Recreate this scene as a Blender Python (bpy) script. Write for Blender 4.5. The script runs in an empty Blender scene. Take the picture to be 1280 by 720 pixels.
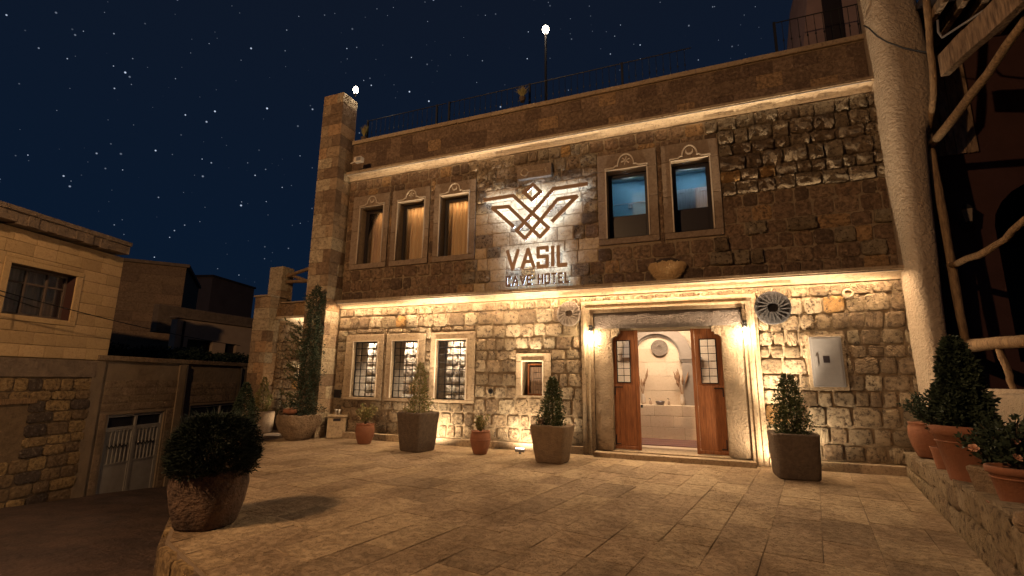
import bpy, math, random
from mathutils import Vector, Matrix, noise
R = math.radians
rnd = random.Random(7)
S = bpy.context.scene
C = S.collection

# ------------------------------------------------------------------ camera
F, YAW, PIT, ROL = 595.5, R(21.64), R(10.92), R(0.63)
CAM = Vector((0, -10.27, 1.5))
fw = Vector((-math.sin(YAW)*math.cos(PIT), math.cos(YAW)*math.cos(PIT), math.sin(PIT)))
rt0 = Vector((math.cos(YAW), math.sin(YAW), 0)); up0 = rt0.cross(fw)
rt = rt0*math.cos(ROL)+up0*math.sin(ROL); up = up0*math.cos(ROL)-rt0*math.sin(ROL)
cd = bpy.data.cameras.new('camera'); cam = bpy.data.objects.new('camera', cd); C.objects.link(cam)
cd.sensor_width = 36; cd.lens = F/1280*36; cd.clip_end = 2000; cd.clip_start = .05
cam.matrix_world = Matrix(((rt.x, up.x, -fw.x, CAM.x), (rt.y, up.y, -fw.y, CAM.y), (rt.z, up.z, -fw.z, CAM.z), (0, 0, 0, 1)))
S.camera = cam
S.render.resolution_x, S.render.resolution_y = 1024, 576
S.view_settings.view_transform = 'Standard'; S.view_settings.look = 'None'
S.view_settings.exposure = 0; S.view_settings.gamma = 1

# ------------------------------------------------------------------ night sky
W = bpy.data.worlds.new('World'); S.world = W; W.use_nodes = True
nt = W.node_tree; N = nt.nodes; L = nt.links; N.clear()
out = N.new('ShaderNodeOutputWorld'); bg = N.new('ShaderNodeBackground'); tc = N.new('ShaderNodeTexCoord')
sky = N.new('ShaderNodeTexSky'); sky.sky_type = 'NISHITA'; sky.sun_disc = False
sky.sun_elevation = R(35); sky.sun_rotation = R(205)
sep = N.new('ShaderNodeSeparateXYZ'); L.new(tc.outputs['Generated'], sep.inputs[0])
rp = N.new('ShaderNodeValToRGB'); L.new(sep.outputs['Z'], rp.inputs[0])
e = rp.color_ramp.elements; e[0].position = 0.0; e[0].color = (.0026, .0092, .023, 1); e[1].position = .75; e[1].color = (.0052, .0085, .018, 1)
m = e.new(.25); m.color = (.0028, .0088, .0235, 1)
vo = N.new('ShaderNodeTexVoronoi'); vo.inputs['Scale'].default_value = 74; L.new(tc.outputs['Generated'], vo.inputs['Vector'])
sc = N.new('ShaderNodeSeparateColor'); L.new(vo.outputs['Color'], sc.inputs[0])
def mth(op, a, b=None, c=None, clamp=False, tree=None):
    t = tree or nt
    n = t.nodes.new('ShaderNodeMath'); n.operation = op; n.use_clamp = clamp
    for i, v in enumerate((a, b, c)):
        if v is None: continue
        if hasattr(v, 'is_linked'): t.links.new(v, n.inputs[i])
        else: n.inputs[i].default_value = v
    return n.outputs[0]
rad = mth('MULTIPLY_ADD', mth('POWER', sc.outputs[0], 4), .09, .055)
star = mth('MULTIPLY', mth('SUBTRACT', 1, mth('DIVIDE', vo.outputs['Distance'], rad), clamp=True), mth('MULTIPLY_ADD', mth('POWER', sc.outputs[1], 3), 2.4, .22))
star = mth('MULTIPLY', star, mth('GREATER_THAN', sep.outputs['Z'], .02))
sm = N.new('ShaderNodeMix'); sm.data_type = 'RGBA'; sm.blend_type = 'ADD'; sm.inputs[0].default_value = 1
L.new(rp.outputs[0], sm.inputs[6])
st = N.new('ShaderNodeMix'); st.data_type = 'RGBA'; L.new(star, st.inputs[0]); st.inputs[6].default_value = (0, 0, 0, 1); st.inputs[7].default_value = (.62, .72, .9, 1)
L.new(st.outputs[2], sm.inputs[7])
# a trace of daylight-sky added to the navy
sk = N.new('ShaderNodeMix'); sk.data_type = 'RGBA'; sk.blend_type = 'ADD'; sk.inputs[0].default_value = .00018
L.new(sm.outputs[2], sk.inputs[6]); L.new(sky.outputs[0], sk.inputs[7])
L.new(sk.outputs[2], bg.inputs[0]); bg.inputs[1].default_value = 1.0
L.new(bg.outputs[0], out.inputs[0])

def sun_lamp():
    l = bpy.data.lights.new('moon', 'SUN'); l.energy = .045; l.angle = R(8); l.color = (.45, .62, 1)  # added faint blue fill lifting the blacks; no moon is seen
    o = bpy.data.objects.new('moon', l); C.objects.link(o)
    o.rotation_euler = (R(48), 0, R(-25))
sun_lamp()
def lamp(kind, name, loc, power, color, target=None, size=.05, sizey=None, spot=None, blend=.5, spread=None):
    l = bpy.data.lights.new(name, kind); l.energy = power; l.color = color
    o = bpy.data.objects.new(name, l); C.objects.link(o); o.location = loc
    if kind == 'AREA':
        l.size = size
        if sizey: l.shape = 'RECTANGLE'; l.size_y = sizey
        if spread: l.spread = R(spread)
    else: l.shadow_soft_size = size
    if kind == 'SPOT': l.spot_size = R(spot); l.spot_blend = blend
    if target is not None:
        o.rotation_euler = (Vector(target)-Vector(loc)).to_track_quat('-Z', 'Y').to_euler()
    return o
WARM = (1, .64, .33); AMB = (1, .52, .2); CREAM = (1, .76, .5); COOL = (.72, .84, 1)
UPL = (1, .77, .50)
# street lamp off to the left behind the camera (its post is built further down)
LAMPPOS = (-6.6, -12.8, 7.4)
lamp('POINT', 'street_lamp_light', LAMPPOS, 3300, (1, .57, .26), size=.12)

# ------------------------------------------------------------------ measuring helpers
def ray(px, py): return fw*F + rt*(px-640) - up*(py-360)
def gp(px, py, z=0.0):
    r = ray(px, py); return CAM + r*((z-CAM.z)/r.z)
def fp(px, py, y=0.0):
    r = ray(px, py); return CAM + r*((y-CAM.y)/r.y)
def xp(px, py, x):
    r = ray(px, py); return CAM + r*((x-CAM.x)/r.x)
def vp(px, py, p0, ang):           # point of a vertical wall through p0 running at angle ang -> (s, z)
    d = Vector((math.cos(ang), math.sin(ang), 0)); n = Vector((d.y, -d.x, 0)); r = ray(px, py)
    p = CAM + r*((Vector((p0[0], p0[1], 0))-CAM).dot(n)/r.dot(n))
    return ((p-Vector((p0[0], p0[1], 0))).dot(d), p.z)
def depth(p): return (Vector(p)-CAM).dot(fw)
def mpp(p): return depth(p)/F      # metres per photo pixel at p
def box_px(*pts, y=0.0):
    q = [fp(a, b, y) for a, b in pts]
    xs = sorted(p.x for p in q); zs = sorted(p.z for p in q)
    return ((xs[0]+xs[1])/2, (xs[-1]+xs[-2])/2, (zs[0]+zs[1])/2, (zs[-1]+zs[-2])/2)

# ------------------------------------------------------------------ scene helpers
def tag(o, label=None, cat=None, group=None, kind=None):
    if label: o['label'] = label
    if cat: o['category'] = cat
    if group: o['group'] = group
    if kind: o['kind'] = kind
    return o
def empty(name, loc=(0, 0, 0), rz=0, label=None, cat=None, group=None, kind=None):
    o = bpy.data.objects.new(name, None); C.objects.link(o); o.location = loc; o.rotation_euler = (0, 0, rz)
    o.empty_display_size = .1
    return tag(o, label, cat, group, kind)
def link_mesh(name, me, m, parent=None, loc=(0, 0, 0), rot=(0, 0, 0), scale=(1, 1, 1)):
    o = bpy.data.objects.new(name, me); C.objects.link(o)
    o.location = loc; o.rotation_euler = rot; o.scale = scale; o.parent = parent
    if m is not None and not me.materials: me.materials.append(m)
    return o
class MB:
    def __init__(s): s.v = []; s.f = []
    def add(s, vs, fs):
        b = len(s.v); s.v += [tuple(v) for v in vs]; s.f += [tuple(b+i for i in f) for f in fs]; return s
    def box(s, x0, x1, y0, y1, z0, z1):
        return s.add([(x0, y0, z0), (x1, y0, z0), (x1, y1, z0), (x0, y1, z0), (x0, y0, z1), (x1, y0, z1), (x1, y1, z1), (x0, y1, z1)],
                     [(0, 3, 2, 1), (4, 5, 6, 7), (0, 1, 5, 4), (1, 2, 6, 5), (2, 3, 7, 6), (3, 0, 4, 7)])
    def cbox(s, x0, x1, y0, y1, z0, z1, c=.012, j=0, r=None):     # chamfered block, slightly uneven
        r = r or rnd; vs = []
        for z, i in ((z0, c), (z0+c, 0), (z1-c, 0), (z1, c)):
            for x, sx in ((x0, 1), (x1, -1)):
                for y, sy in ((y0, 1), (y1, -1)):
                    vs.append((x+sx*(i if i else 0)+r.uniform(-j, j), y+sy*(i if i else 0)+r.uniform(-j, j), z+r.uniform(-j, j)))
        fs = [(0, 2, 3, 1), (12, 13, 15, 14)]
        for k in (0, 4, 8):
            a = [k, k+1, k+3, k+2]; b = [q+4 for q in a]
            for i in range(4): n = (i+1) % 4; fs.append((a[n], a[i], b[i], b[n]))
        return s.add(vs, fs)
    def prism(s, poly, y0, y1):        # poly in xz
        n = len(poly); vs = [(x, y0, z) for x, z in poly]+[(x, y1, z) for x, z in poly]
        return s.add(vs, [tuple(range(n)), tuple(range(2*n-1, n-1, -1))]+[((i+1) % n, i, i+n, (i+1) % n+n) for i in range(n)])
    def hprism(s, poly, z0, z1):       # poly in xy
        n = len(poly); vs = [(x, y, z0) for x, y in poly]+[(x, y, z1) for x, y in poly]
        return s.add(vs, [tuple(range(n-1, -1, -1)), tuple(range(n, 2*n))]+[(i, (i+1) % n, (i+1) % n+n, i+n) for i in range(n)])
    def extrude_x(s, prof, x0, x1, n=1, j=0):     # profile in yz, swept along x
        m = len(prof); vs = []
        for k in range(n+1):
            x = x0+(x1-x0)*k/n
            for y, z in prof: vs.append((x, y+rnd.uniform(-j, j), z+rnd.uniform(-j, j)))
        fs = [tuple(range(m-1, -1, -1)), tuple(range(n*m, n*m+m))]
        for k in range(n):
            for i in range(m): fs.append((k*m+i, k*m+(i+1) % m, (k+1)*m+(i+1) % m, (k+1)*m+i))
        return s.add(vs, fs)
    def tube(s, pts, rad, n=8, caps=True):
        pts = [Vector(p) for p in pts]; rr = rad if hasattr(rad, '__len__') else [rad]*len(pts)
        vs = []; u = None
        for i, p in enumerate(pts):
            t = (pts[min(i+1, len(pts)-1)]-pts[max(i-1, 0)]).normalized()
            if u is None: u = t.orthogonal().normalized()
            u = (u-t*u.dot(t)).normalized(); w = t.cross(u)
            for k in range(n):
                a = 2*math.pi*k/n; vs.append(p+(u*math.cos(a)+w*math.sin(a))*rr[i])
        fs = [(i*n+k, i*n+(k+1) % n, (i+1)*n+(k+1) % n, (i+1)*n+k) for i in range(len(pts)-1) for k in range(n)]
        if caps: fs += [tuple(range(n-1, -1, -1)), tuple(range((len(pts)-1)*n, len(pts)*n))]
        return s.add(vs, fs)
    def lathe(s, prof, n=24, cx=0, cy=0, cz=0, jit=0, seed=0):
        vs = []
        for i, (r_, z) in enumerate(prof):
            for k in range(n):
                a = 2*math.pi*k/n
                q = 1+jit*noise.noise(Vector((math.cos(a)*1.6+seed, math.sin(a)*1.6, z*3)))
                vs.append((cx+r_*q*math.cos(a), cy+r_*q*math.sin(a), cz+z))
        fs = [(i*n+k, i*n+(k+1) % n, (i+1)*n+(k+1) % n, (i+1)*n+k) for i in range(len(prof)-1) for k in range(n)]
        if prof[0][0] > 1e-4: fs.append(tuple(range(n-1, -1, -1)))
        if prof[-1][0] > 1e-4: fs.append(tuple(range((len(prof)-1)*n, len(prof)*n)))
        return s.add(vs, fs)
    def squarepot(s, w0, w1, h, wall=.06, rz=0, jit=.02, seed=0, p=4.0, n=32, dy=1.0, bulge=0.0):   # stone trough, superellipse section
        prof = [(w0*.93, 0), (w0, .03), (w0+(w1-w0)*.35+bulge*.8, h*.35), (w0+(w1-w0)*.7+bulge, h*.7), (w1, h-.04), (w1*1.0, h-.015), (w1-.02, h), (w1-wall, h), (w1-wall-.02, h-.05)]
        vs = []
        for r_, z in prof:
            for k in range(n):
                a = 2*math.pi*k/n; c_, s_ = math.cos(a), math.sin(a)
                q = (abs(c_)**p+abs(s_)**p)**(-1/p)
                q *= 1+jit*noise.noise(Vector((c_*2.2+seed, s_*2.2, z*4)))
                x, y = r_*q*c_, r_*q*s_*dy
                vs.append((x*math.cos(rz)-y*math.sin(rz), x*math.sin(rz)+y*math.cos(rz), z+(jit*.6*noise.noise(Vector((c_*3, s_*3+seed, 0))) if z > h*.8 else 0)))
        fs = [(i*n+k, i*n+(k+1) % n, (i+1)*n+(k+1) % n, (i+1)*n+k) for i in range(len(prof)-1) for k in range(n)]
        fs += [tuple(range(n-1, -1, -1)), tuple(range((len(prof)-1)*n, len(prof)*n))]
        return s.add(vs, fs)
    def mesh(s, name, smooth=False):
        me = bpy.data.meshes.new(name); me.from_pydata(s.v, [], s.f); me.validate()
        if smooth:
            me.polygons.foreach_set('use_smooth', [True]*len(me.polygons))
        me.update(); return me
    def build(s, name, m, parent=None, smooth=False, loc=(0, 0, 0), rot=(0, 0, 0)):
        me = s.mesh(name, smooth); return link_mesh(name, me, m, parent, loc, rot)

# ------------------------------------------------------------------ materials
def newmat(name):
    m = bpy.data.materials.new(name); m.use_nodes = True
    return m, m.node_tree, m.node_tree.nodes['Principled BSDF']
def nnode(t, typ, **kw):
    n = t.nodes.new(typ)
    for k, v in kw.items(): setattr(n, k, v)
    return n
def ramp(t, fac, stops, interp='LINEAR'):
    n = t.nodes.new('ShaderNodeValToRGB'); n.color_ramp.interpolation = interp; e = n.color_ramp.elements
    while len(e) < len(stops): e.new(.5)
    for i, (p, c) in enumerate(stops): e[i].position = p; e[i].color = (*c, 1)
    t.links.new(fac, n.inputs[0]); return n.outputs[0]
def mixc(t, fac, a, b, mode='MIX'):
    n = t.nodes.new('ShaderNodeMix'); n.data_type = 'RGBA'; n.blend_type = mode; n.clamp_factor = True
    for i, v in ((0, fac), (6, a), (7, b)):
        if hasattr(v, 'is_linked'): t.links.new(v, n.inputs[i])
        elif i == 0: n.inputs[0].default_value = v
        else: n.inputs[i].default_value = (*v, 1)
    return n.outputs[2]
def nz(t, vec, scale, detail=4, rough=.55, stretch=None):
    if stretch:
        mp = t.nodes.new('ShaderNodeMapping'); mp.inputs['Scale'].default_value = stretch; t.links.new(vec, mp.inputs[0]); vec = mp.outputs[0]
    n = t.nodes.new('ShaderNodeTexNoise'); n.inputs['Scale'].default_value = scale; n.inputs['Detail'].default_value = detail
    n.inputs['Roughness'].default_value = rough; t.links.new(vec, n.inputs['Vector']); return n.outputs['Fac']
def bump(t, h, dist, strength=1, nrm=None):
    n = t.nodes.new('ShaderNodeBump'); n.inputs['Distance'].default_value = dist; n.inputs['Strength'].default_value = strength
    t.links.new(h, n.inputs['Height'])
    if nrm is not None: t.links.new(nrm, n.inputs['Normal'])
    return n.outputs[0]
def piece_random(t):
    g = t.nodes.new('ShaderNodeNewGeometry'); oi = t.nodes.new('ShaderNodeObjectInfo')
    return mth('FRACT', mth('ADD', mth('MULTIPLY', g.outputs['Random Per Island'], 7.13, tree=t), mth('MULTIPLY', oi.outputs['Random'], 5.7, tree=t), tree=t), tree=t), g.outputs['Position']
def stone_mat(name, stops, rough=.03, chisel=.012, pit=.02, spots=.35, dark=(.10, .07, .05), scale=1.0, interp='CONSTANT', carve=False, stain=False):
    m, t, b = newmat(name)
    rv, pos = piece_random(t)
    col = ramp(t, rv, stops, interp)
    n1 = nz(t, pos, 4.5*scale, 6, .65); n2 = nz(t, pos, 26*scale, 5, .6)
    col = mixc(t, mth('MULTIPLY', mth('SUBTRACT', n1, .42, tree=t), 3.0*spots, clamp=True, tree=t), col, dark)
    col = mixc(t, mth('MULTIPLY', n2, .55, tree=t), col, (.85, .8, .72), 'MULTIPLY')
    col = mixc(t, mth('MULTIPLY', mth('SUBTRACT', n2, .58, tree=t), 5, clamp=True, tree=t), col, dark)
    if stain:
        n3 = nz(t, pos, 1.1, 5, .7, (1, .6, 1)); col = mixc(t, mth('MULTIPLY', mth('SUBTRACT', n3, .45, tree=t), 6, clamp=True, tree=t), col, mixc(t, 1.0, col, (.62, .58, .55), 'MULTIPLY'))
        n4 = nz(t, pos, 34, 5, .85); col = mixc(t, mth('MULTIPLY', mth('SUBTRACT', n4, .60, tree=t), 11, clamp=True, tree=t), col, dark)
    t.links.new(col, b.inputs['Base Color']); b.inputs['Roughness'].default_value = .9
    b.inputs['Specular IOR Level'].default_value = .2
    # relief: broad lumps, chisel grain, pits
    h1 = nz(t, pos, 9*scale, 6, .62)
    vor = nnode(t, 'ShaderNodeTexVoronoi'); vor.inputs['Scale'].default_value = 34*scale; t.links.new(pos, vor.inputs['Vector'])
    pits = mth('MULTIPLY', mth('SUBTRACT', .22, vor.outputs['Distance'], clamp=True, tree=t), 4, tree=t)
    chip = nz(t, pos, 15*scale, 7, .68); hc = ramp(t, chip, [(.40, (0, 0, 0)), (.50, (.75, .75, .75)), (.62, (1, 1, 1))])
    nr = bump(t, h1, rough); nr = bump(t, hc, rough*.42, nrm=nr)
    pitd = mth('SUBTRACT', .485, chip, clamp=True, tree=t)  # relief shading put into the colour with pit dirt: hollows darker, chips paler
    col = mixc(t, mth('MULTIPLY', pitd, 16*spots, clamp=True, tree=t), col, dark)
    col = mixc(t, mth('MULTIPLY', mth('SUBTRACT', chip, .56, clamp=True, tree=t), 10*spots, clamp=True, tree=t), col, mixc(t, .45, col, (.62, .52, .38))); t.links.new(col, b.inputs['Base Color'])
    nr = bump(t, nz(t, pos, 70*scale, 3, .7), chisel, nrm=nr)
    nr = bump(t, mth('MULTIPLY', pits, -1, tree=t), pit, nrm=nr)
    if carve:
        # chisel grooves running at a different angle on each stone
        cmb = nnode(t, 'ShaderNodeCombineXYZ'); sp = nnode(t, 'ShaderNodeSeparateXYZ'); t.links.new(pos, sp.inputs[0])
        an = mth('MULTIPLY', rv, 23.0, tree=t)
        u = mth('ADD', mth('MULTIPLY', sp.outputs[0], mth('COSINE', an, tree=t), tree=t), mth('MULTIPLY', sp.outputs[2], mth('SINE', an, tree=t), tree=t), tree=t)
        u = mth('ADD', u, mth('MULTIPLY', h1, .10, tree=t), tree=t)
        g = mth('SINE', mth('MULTIPLY', u, 150, tree=t), tree=t)
        on = mth('LESS_THAN', mth('FRACT', mth('MULTIPLY', rv, 13.7, tree=t), tree=t),   .28, tree=t)
        nr = bump(t, mth('MULTIPLY', g, on, tree=t), .004, nrm=nr)
    t.links.new(nr, b.inputs['Normal'])
    return m
def simple_mat(name, col, rough=.6, var=.25, scale=12, bmp=.004, metal=0, dark=None, stretch=None, detail=5, spec=.3):
    m, t, b = newmat(name)
    g = nnode(t, 'ShaderNodeNewGeometry'); pos = g.outputs['Position']
    n1 = nz(t, pos, scale, detail, .6, stretch)
    dk = dark or tuple(c*.45 for c in col)
    c = mixc(t, mth('MULTIPLY', mth('SUBTRACT', n1, .38, tree=t), var*6, clamp=True, tree=t), col, dk)
    t.links.new(c, b.inputs['Base Color']); b.inputs['Roughness'].default_value = rough; b.inputs['Metallic'].default_value = metal
    b.inputs['Specular IOR Level'].default_value = spec
    if bmp: t.links.new(bump(t, nz(t, pos, scale*3, 4, .65, stretch), bmp), b.inputs['Normal'])
    return m
def emit_mat(name, col, strength):
    m, t, b = newmat(name); b.inputs['Base Color'].default_value = (*col, 1)
    b.inputs['Emission Color'].default_value = (*col, 1); b.inputs['Emission Strength'].default_value = strength; return m
def glass_mat(name, refl=.10, tint=(.93, .96, 1)):
    m = bpy.data.materials.new(name); m.use_nodes = True; t = m.node_tree; t.nodes.clear()
    o = nnode(t, 'ShaderNodeOutputMaterial'); a = nnode(t, 'ShaderNodeBsdfTransparent'); a.inputs[0].default_value = (*tint, 1)
    g = nnode(t, 'ShaderNodeBsdfGlossy'); g.inputs['Roughness'].default_value = .03; x = nnode(t, 'ShaderNodeMixShader')
    fr = nnode(t, 'ShaderNodeFresnel'); fr.inputs[0].default_value = 1.5
    t.links.new(fr.outputs[0], x.inputs[0]); t.links.new(a.outputs[0], x.inputs[1]); t.links.new(g.outputs[0], x.inputs[2]); t.links.new(x.outputs[0], o.inputs[0]); return m
def leaf_mat(name, c1, c2, dry=None):
    m, t, b = newmat(name); rv, pos = piece_random(t)
    stops = [(0, c1), (.6, c2), (1, dry or c2)]
    col = ramp(t, rv, stops, 'LINEAR'); t.links.new(col, b.inputs['Base Color']); b.inputs['Roughness'].default_value = .65
    b.inputs['Specular IOR Level'].default_value = .2
    return m

TAN = [(0, (.44, .335, .22)), (.17, (.38, .28, .18)), (.34, (.49, .39, .27)), (.5, (.34, .245, .155)), (.62, (.52, .42, .29)), (.74, (.41, .31, .20)), (.88, (.27, .19, .12)), (.962, (.50, .29, .11))]
M = {}
M['rubble'] = stone_mat('rubble_tuff', TAN, rough=.085, chisel=.022, pit=.06, spots=.5, carve=True)
M['rough'] = stone_mat('rough_hewn_tuff', TAN, rough=.24, chisel=.04, pit=.12, spots=.5)
M['ashlar'] = stone_mat('upper_tuff', [(0, (.31, .20, .125)), (.2, (.24, .155, .10)), (.4, (.36, .245, .155)), (.58, (.17, .115, .08)), (.72, (.28, .185, .12)), (.91, (.48, .30, .15))], rough=.07, chisel=.025, pit=.06, spots=.42)
M['parapet'] = stone_mat('parapet_tuff', [(0, (.22, .15, .10)), (.3, (.165, .11, .077)), (.6, (.255, .175, .12)), (.91, (.38, .25, .14))], rough=.03, chisel=.015, pit=.03, spots=.32)
M['mortar'] = simple_mat('lime_mortar', (.36, .27, .175), .95, .25, 14, .06)
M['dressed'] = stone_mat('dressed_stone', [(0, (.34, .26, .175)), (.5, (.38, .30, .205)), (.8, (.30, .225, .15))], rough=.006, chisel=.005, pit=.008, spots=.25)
M['moulding'] = simple_mat('lit_edge_moulding', (.46, .38, .29), .9, .15, 14, .004)  # paler than its surround: the colour stands in for uplit edges
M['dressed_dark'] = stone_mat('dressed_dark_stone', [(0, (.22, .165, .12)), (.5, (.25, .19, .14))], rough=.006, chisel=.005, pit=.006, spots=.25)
M['cream'] = stone_mat('pale_pillar_block', [(0, (.48, .39, .27)), (.2, (.34, .25, .165)), (.4, (.52, .43, .30)), (.58, (.42, .31, .20)), (.76, (.24, .165, .11)), (.9, (.47, .31, .18))], rough=.03, chisel=.015, pit=.03, spots=.25)
M['lintel'] = simple_mat('rough_lintel', (.15, .12, .105), .95, .3, 10, .08)
M['jamb'] = simple_mat('worn_jamb', (.30, .225, .15), .95, .22, 7, .06, dark=(.15, .11, .08))
M['paver'] = stone_mat('terrace_slab', [(0, (.42, .32, .205)), (.2, (.37, .275, .18)), (.38, (.46, .35, .225)), (.55, (.40, .295, .19)), (.72, (.345, .255, .165)), (.86, (.31, .23, .15)), (.93, (.44, .33, .205))], rough=.03, chisel=.012, pit=.03, spots=.17, dark=(.13, .095, .065), scale=.8, stain=True)
M['joint'] = simple_mat('paver_joint', (.22, .165, .115), .95, .2, 14, .01)
M['street'] = simple_mat('street_surface', (.085, .056, .046), .95, .35, 1.6, .09, dark=(.022, .019, .021))
M['ground'] = simple_mat('dark_ground', (.06, .05, .04), .95, .25, .5, .03)
M['houseblock'] = stone_mat('yellow_block', [(0, (.52, .385, .215)), (.3, (.47, .345, .195)), (.6, (.56, .41, .235)), (.85, (.44, .32, .18))], rough=.006, chisel=.004, pit=.006, spots=.12, dark=(.3, .19, .09))
M['houserubble'] = stone_mat('street_rubble', [(0, (.30, .21, .11)), (.3, (.19, .135, .085)), (.5, (.34, .24, .12)), (.68, (.085, .068, .06)), (.78, (.24, .17, .1)), (.9, (.07, .056, .052))], rough=.03, chisel=.01, pit=.02, spots=.4)
M['garagewall'] = simple_mat('grimy_render', (.235, .18, .125), .95, .22, 2.4, .02, dark=(.10, .08, .065))
M['cinder'] = stone_mat('cinder_block', [(0, (.25, .19, .13)), (.4, (.22, .165, .115)), (.7, (.28, .21, .15))], rough=.01, chisel=.006, pit=.01, spots=.35)
M['concrete'] = simple_mat('weathered_concrete', (.21, .16, .12), .95, .3, 5, .03, dark=(.08, .065, .055))
M['paint'] = simple_mat('grey_gate_paint', (.26, .25, .24), .6, .18, 5, .003, dark=(.15, .13, .12))
M['black'] = simple_mat('black_iron', (.015, .015, .017), .5, .1, 10, .001)
M['darkframe'] = simple_mat('dark_window_frame', (.018, .014, .016), .4, .1, 10, .0005)
M['glass'] = glass_mat('window_glass')
M['plaster'] = simple_mat('rough_plaster', (.35, .275, .20), .95, .22, 6, .07, dark=(.27, .20, .14))
M['wood'] = None
def wood_mat(name, c, d, grain=(14, 14, 1.2), rough=.55, bmp=.002):
    m, t, b = newmat(name); g = nnode(t, 'ShaderNodeTexCoord'); pos = g.outputs['Object']
    n = nz(t, pos, 3.2, 6, .6, grain)
    c2 = ramp(t, n, [(.35, d), (.62, c)]); t.links.new(c2, b.inputs['Base Color']); b.inputs['Roughness'].default_value = rough
    b.inputs['Specular IOR Level'].default_value = .25
    t.links.new(bump(t, n, bmp), b.inputs['Normal']); return m
M['wood'] = wood_mat('varnished_door_wood', (.25, .095, .036), (.14, .05, .02))
M['log'] = wood_mat('weathered_log', (.25, .165, .09), (.12, .075, .045), (9, 9, 2), .85, .02)
M['beam'] = wood_mat('split_beam', (.27, .185, .12), (.10, .065, .045), (6, 6, 1.2), .9, .04)
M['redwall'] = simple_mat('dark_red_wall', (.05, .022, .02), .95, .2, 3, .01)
M['terracotta'] = simple_mat('terracotta', (.23, .095, .052), .8, .25, 7, .008, dark=(.13, .062, .04))
M['darkpot'] = simple_mat('dark_stone_pot', (.15, .11, .08), .95, .3, 14, .05, dark=(.06, .045, .038))
M['brownpot'] = simple_mat('brown_stone_pot', (.25, .175, .11), .95, .3, 12, .05, dark=(.12, .085, .06))
M['palepot'] = simple_mat('pale_stone_pot', (.32, .235, .155), .95, .35, 7, .09, dark=(.11, .075, .055))
M['soil'] = simple_mat('soil', (.05, .035, .025), 1, .3, 40, .01)
M['yew'] = leaf_mat('dark_yew', (.011, .018, .015), (.02, .03, .021))
M['box'] = leaf_mat('boxwood_leaf', (.035, .055, .024), (.07, .085, .034), (.12, .11, .05))
M['boxdark'] = leaf_mat('dark_conifer_leaf', (.02, .032, .022), (.035, .05, .03))
M['lightleaf'] = leaf_mat('light_leaf', (.10, .12, .04), (.20, .18, .07), (.26, .17, .09))
M['bark'] = simple_mat('bark', (.10, .07, .045), .95, .3, 30, .01)
M['bulb'] = emit_mat('lit_bulb', (1, .86, .66), 30)
M['spotlens'] = emit_mat('spot_lens', (1, .9, .76), 22)
M['signstone'] = stone_mat('smooth_gold_tuff', [(0, (.44, .33, .20)), (.4, (.38, .28, .17)), (.7, (.48, .37, .23))], rough=.014, chisel=.008, pit=.01, spots=.2)
M['millstone'] = simple_mat('millstone', (.20, .16, .13), .95, .25, 16, .03, dark=(.11, .085, .07))
M['millstone_dark'] = simple_mat('dark_millstone', (.055, .05, .052), .95, .25, 22, .08, dark=(.02, .02, .024))

# ------------------------------------------------------------------ stones
def stone_unit(seed, rough=0.0, n=4, flat=False):
    """unit stone 1 x 1 in xz, front at y=-1 (scaled by its real depth)"""
    r = random.Random(seed)
    if n == 4: pos = [0, .13, .87, 1]
    else: pos = [0]+[.08+.84*i/(n-3) for i in range(n-2)]+[1]
    vs = []; cr = r.uniform(.04, .15) if not flat else .006
    if flat: pos = [0, .03, .97, 1]
    skew = r.uniform(-.03, .03)
    for j in range(n):
        for i in range(n):
            x, z = pos[i], pos[j]
            edge = i in (0, n-1) or j in (0, n-1); corner = i in (0, n-1) and j in (0, n-1)
            if corner: x += cr*(1 if i == 0 else -1); z += cr*(1 if j == 0 else -1)
            elif edge:
                x += r.uniform(-.03, .03)*(.12 if flat else 1); z += r.uniform(-.045, .045)*(.15 if flat else 1)
                if flat: pass
                elif i == 0: x = max(0, x+r.uniform(-.01, .04))
                if not flat and i == n-1: x = min(1, x-r.uniform(-.01, .04))
            elif n > 4: x += r.uniform(-.06, .06); z += r.uniform(-.06, .06)
            y = -(.84 if edge else 1.0)
            if corner and not flat: y = -.7
            y += r.uniform(-.08, .08)*(1 if edge else .6)
            if rough: y -= (r.uniform(-.35, .9))*rough*(0.6 if edge else 1)
            vs.append((x-.5, y+skew*(x-.5)*4, z-.5))
    fs = []
    for j in range(n-1):
        for i in range(n-1):
            a = j*n+i
            fs.append((a, a+1, a+n+1, a+n))
    ring = [i for i in range(n)]+[j*n+n-1 for j in range(1, n)]+[(n-1)*n+i for i in range(n-2, -1, -1)]+[j*n for j in range(n-2, 0, -1)]
    b = len(vs)
    for k in ring: v = vs[k]; vs.append((v[0]*1.02, .12, v[2]*1.02))
    for k in range(len(ring)):
        k2 = (k+1) % len(ring); fs.append((ring[k2], ring[k], b+k, b+k2))
    return vs, fs
UNITS = [stone_unit(i) for i in range(40)]
FUNITS = [stone_unit(300+i, 0, 4, True) for i in range(24)]
RUNITS = [stone_unit(100+i, 1.25, 6) for i in range(24)]
UMESH = {}
def unit_mesh(kind, idx, m):
    k = (kind, idx, m.name)
    if k not in UMESH:
        mb = MB(); mb.add(*{'rough': RUNITS, 'flat': FUNITS}.get(kind, UNITS)[idx]); me = mb.mesh('stone', True); me.materials.append(m); UMESH[k] = me
    return UMESH[k]
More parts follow.
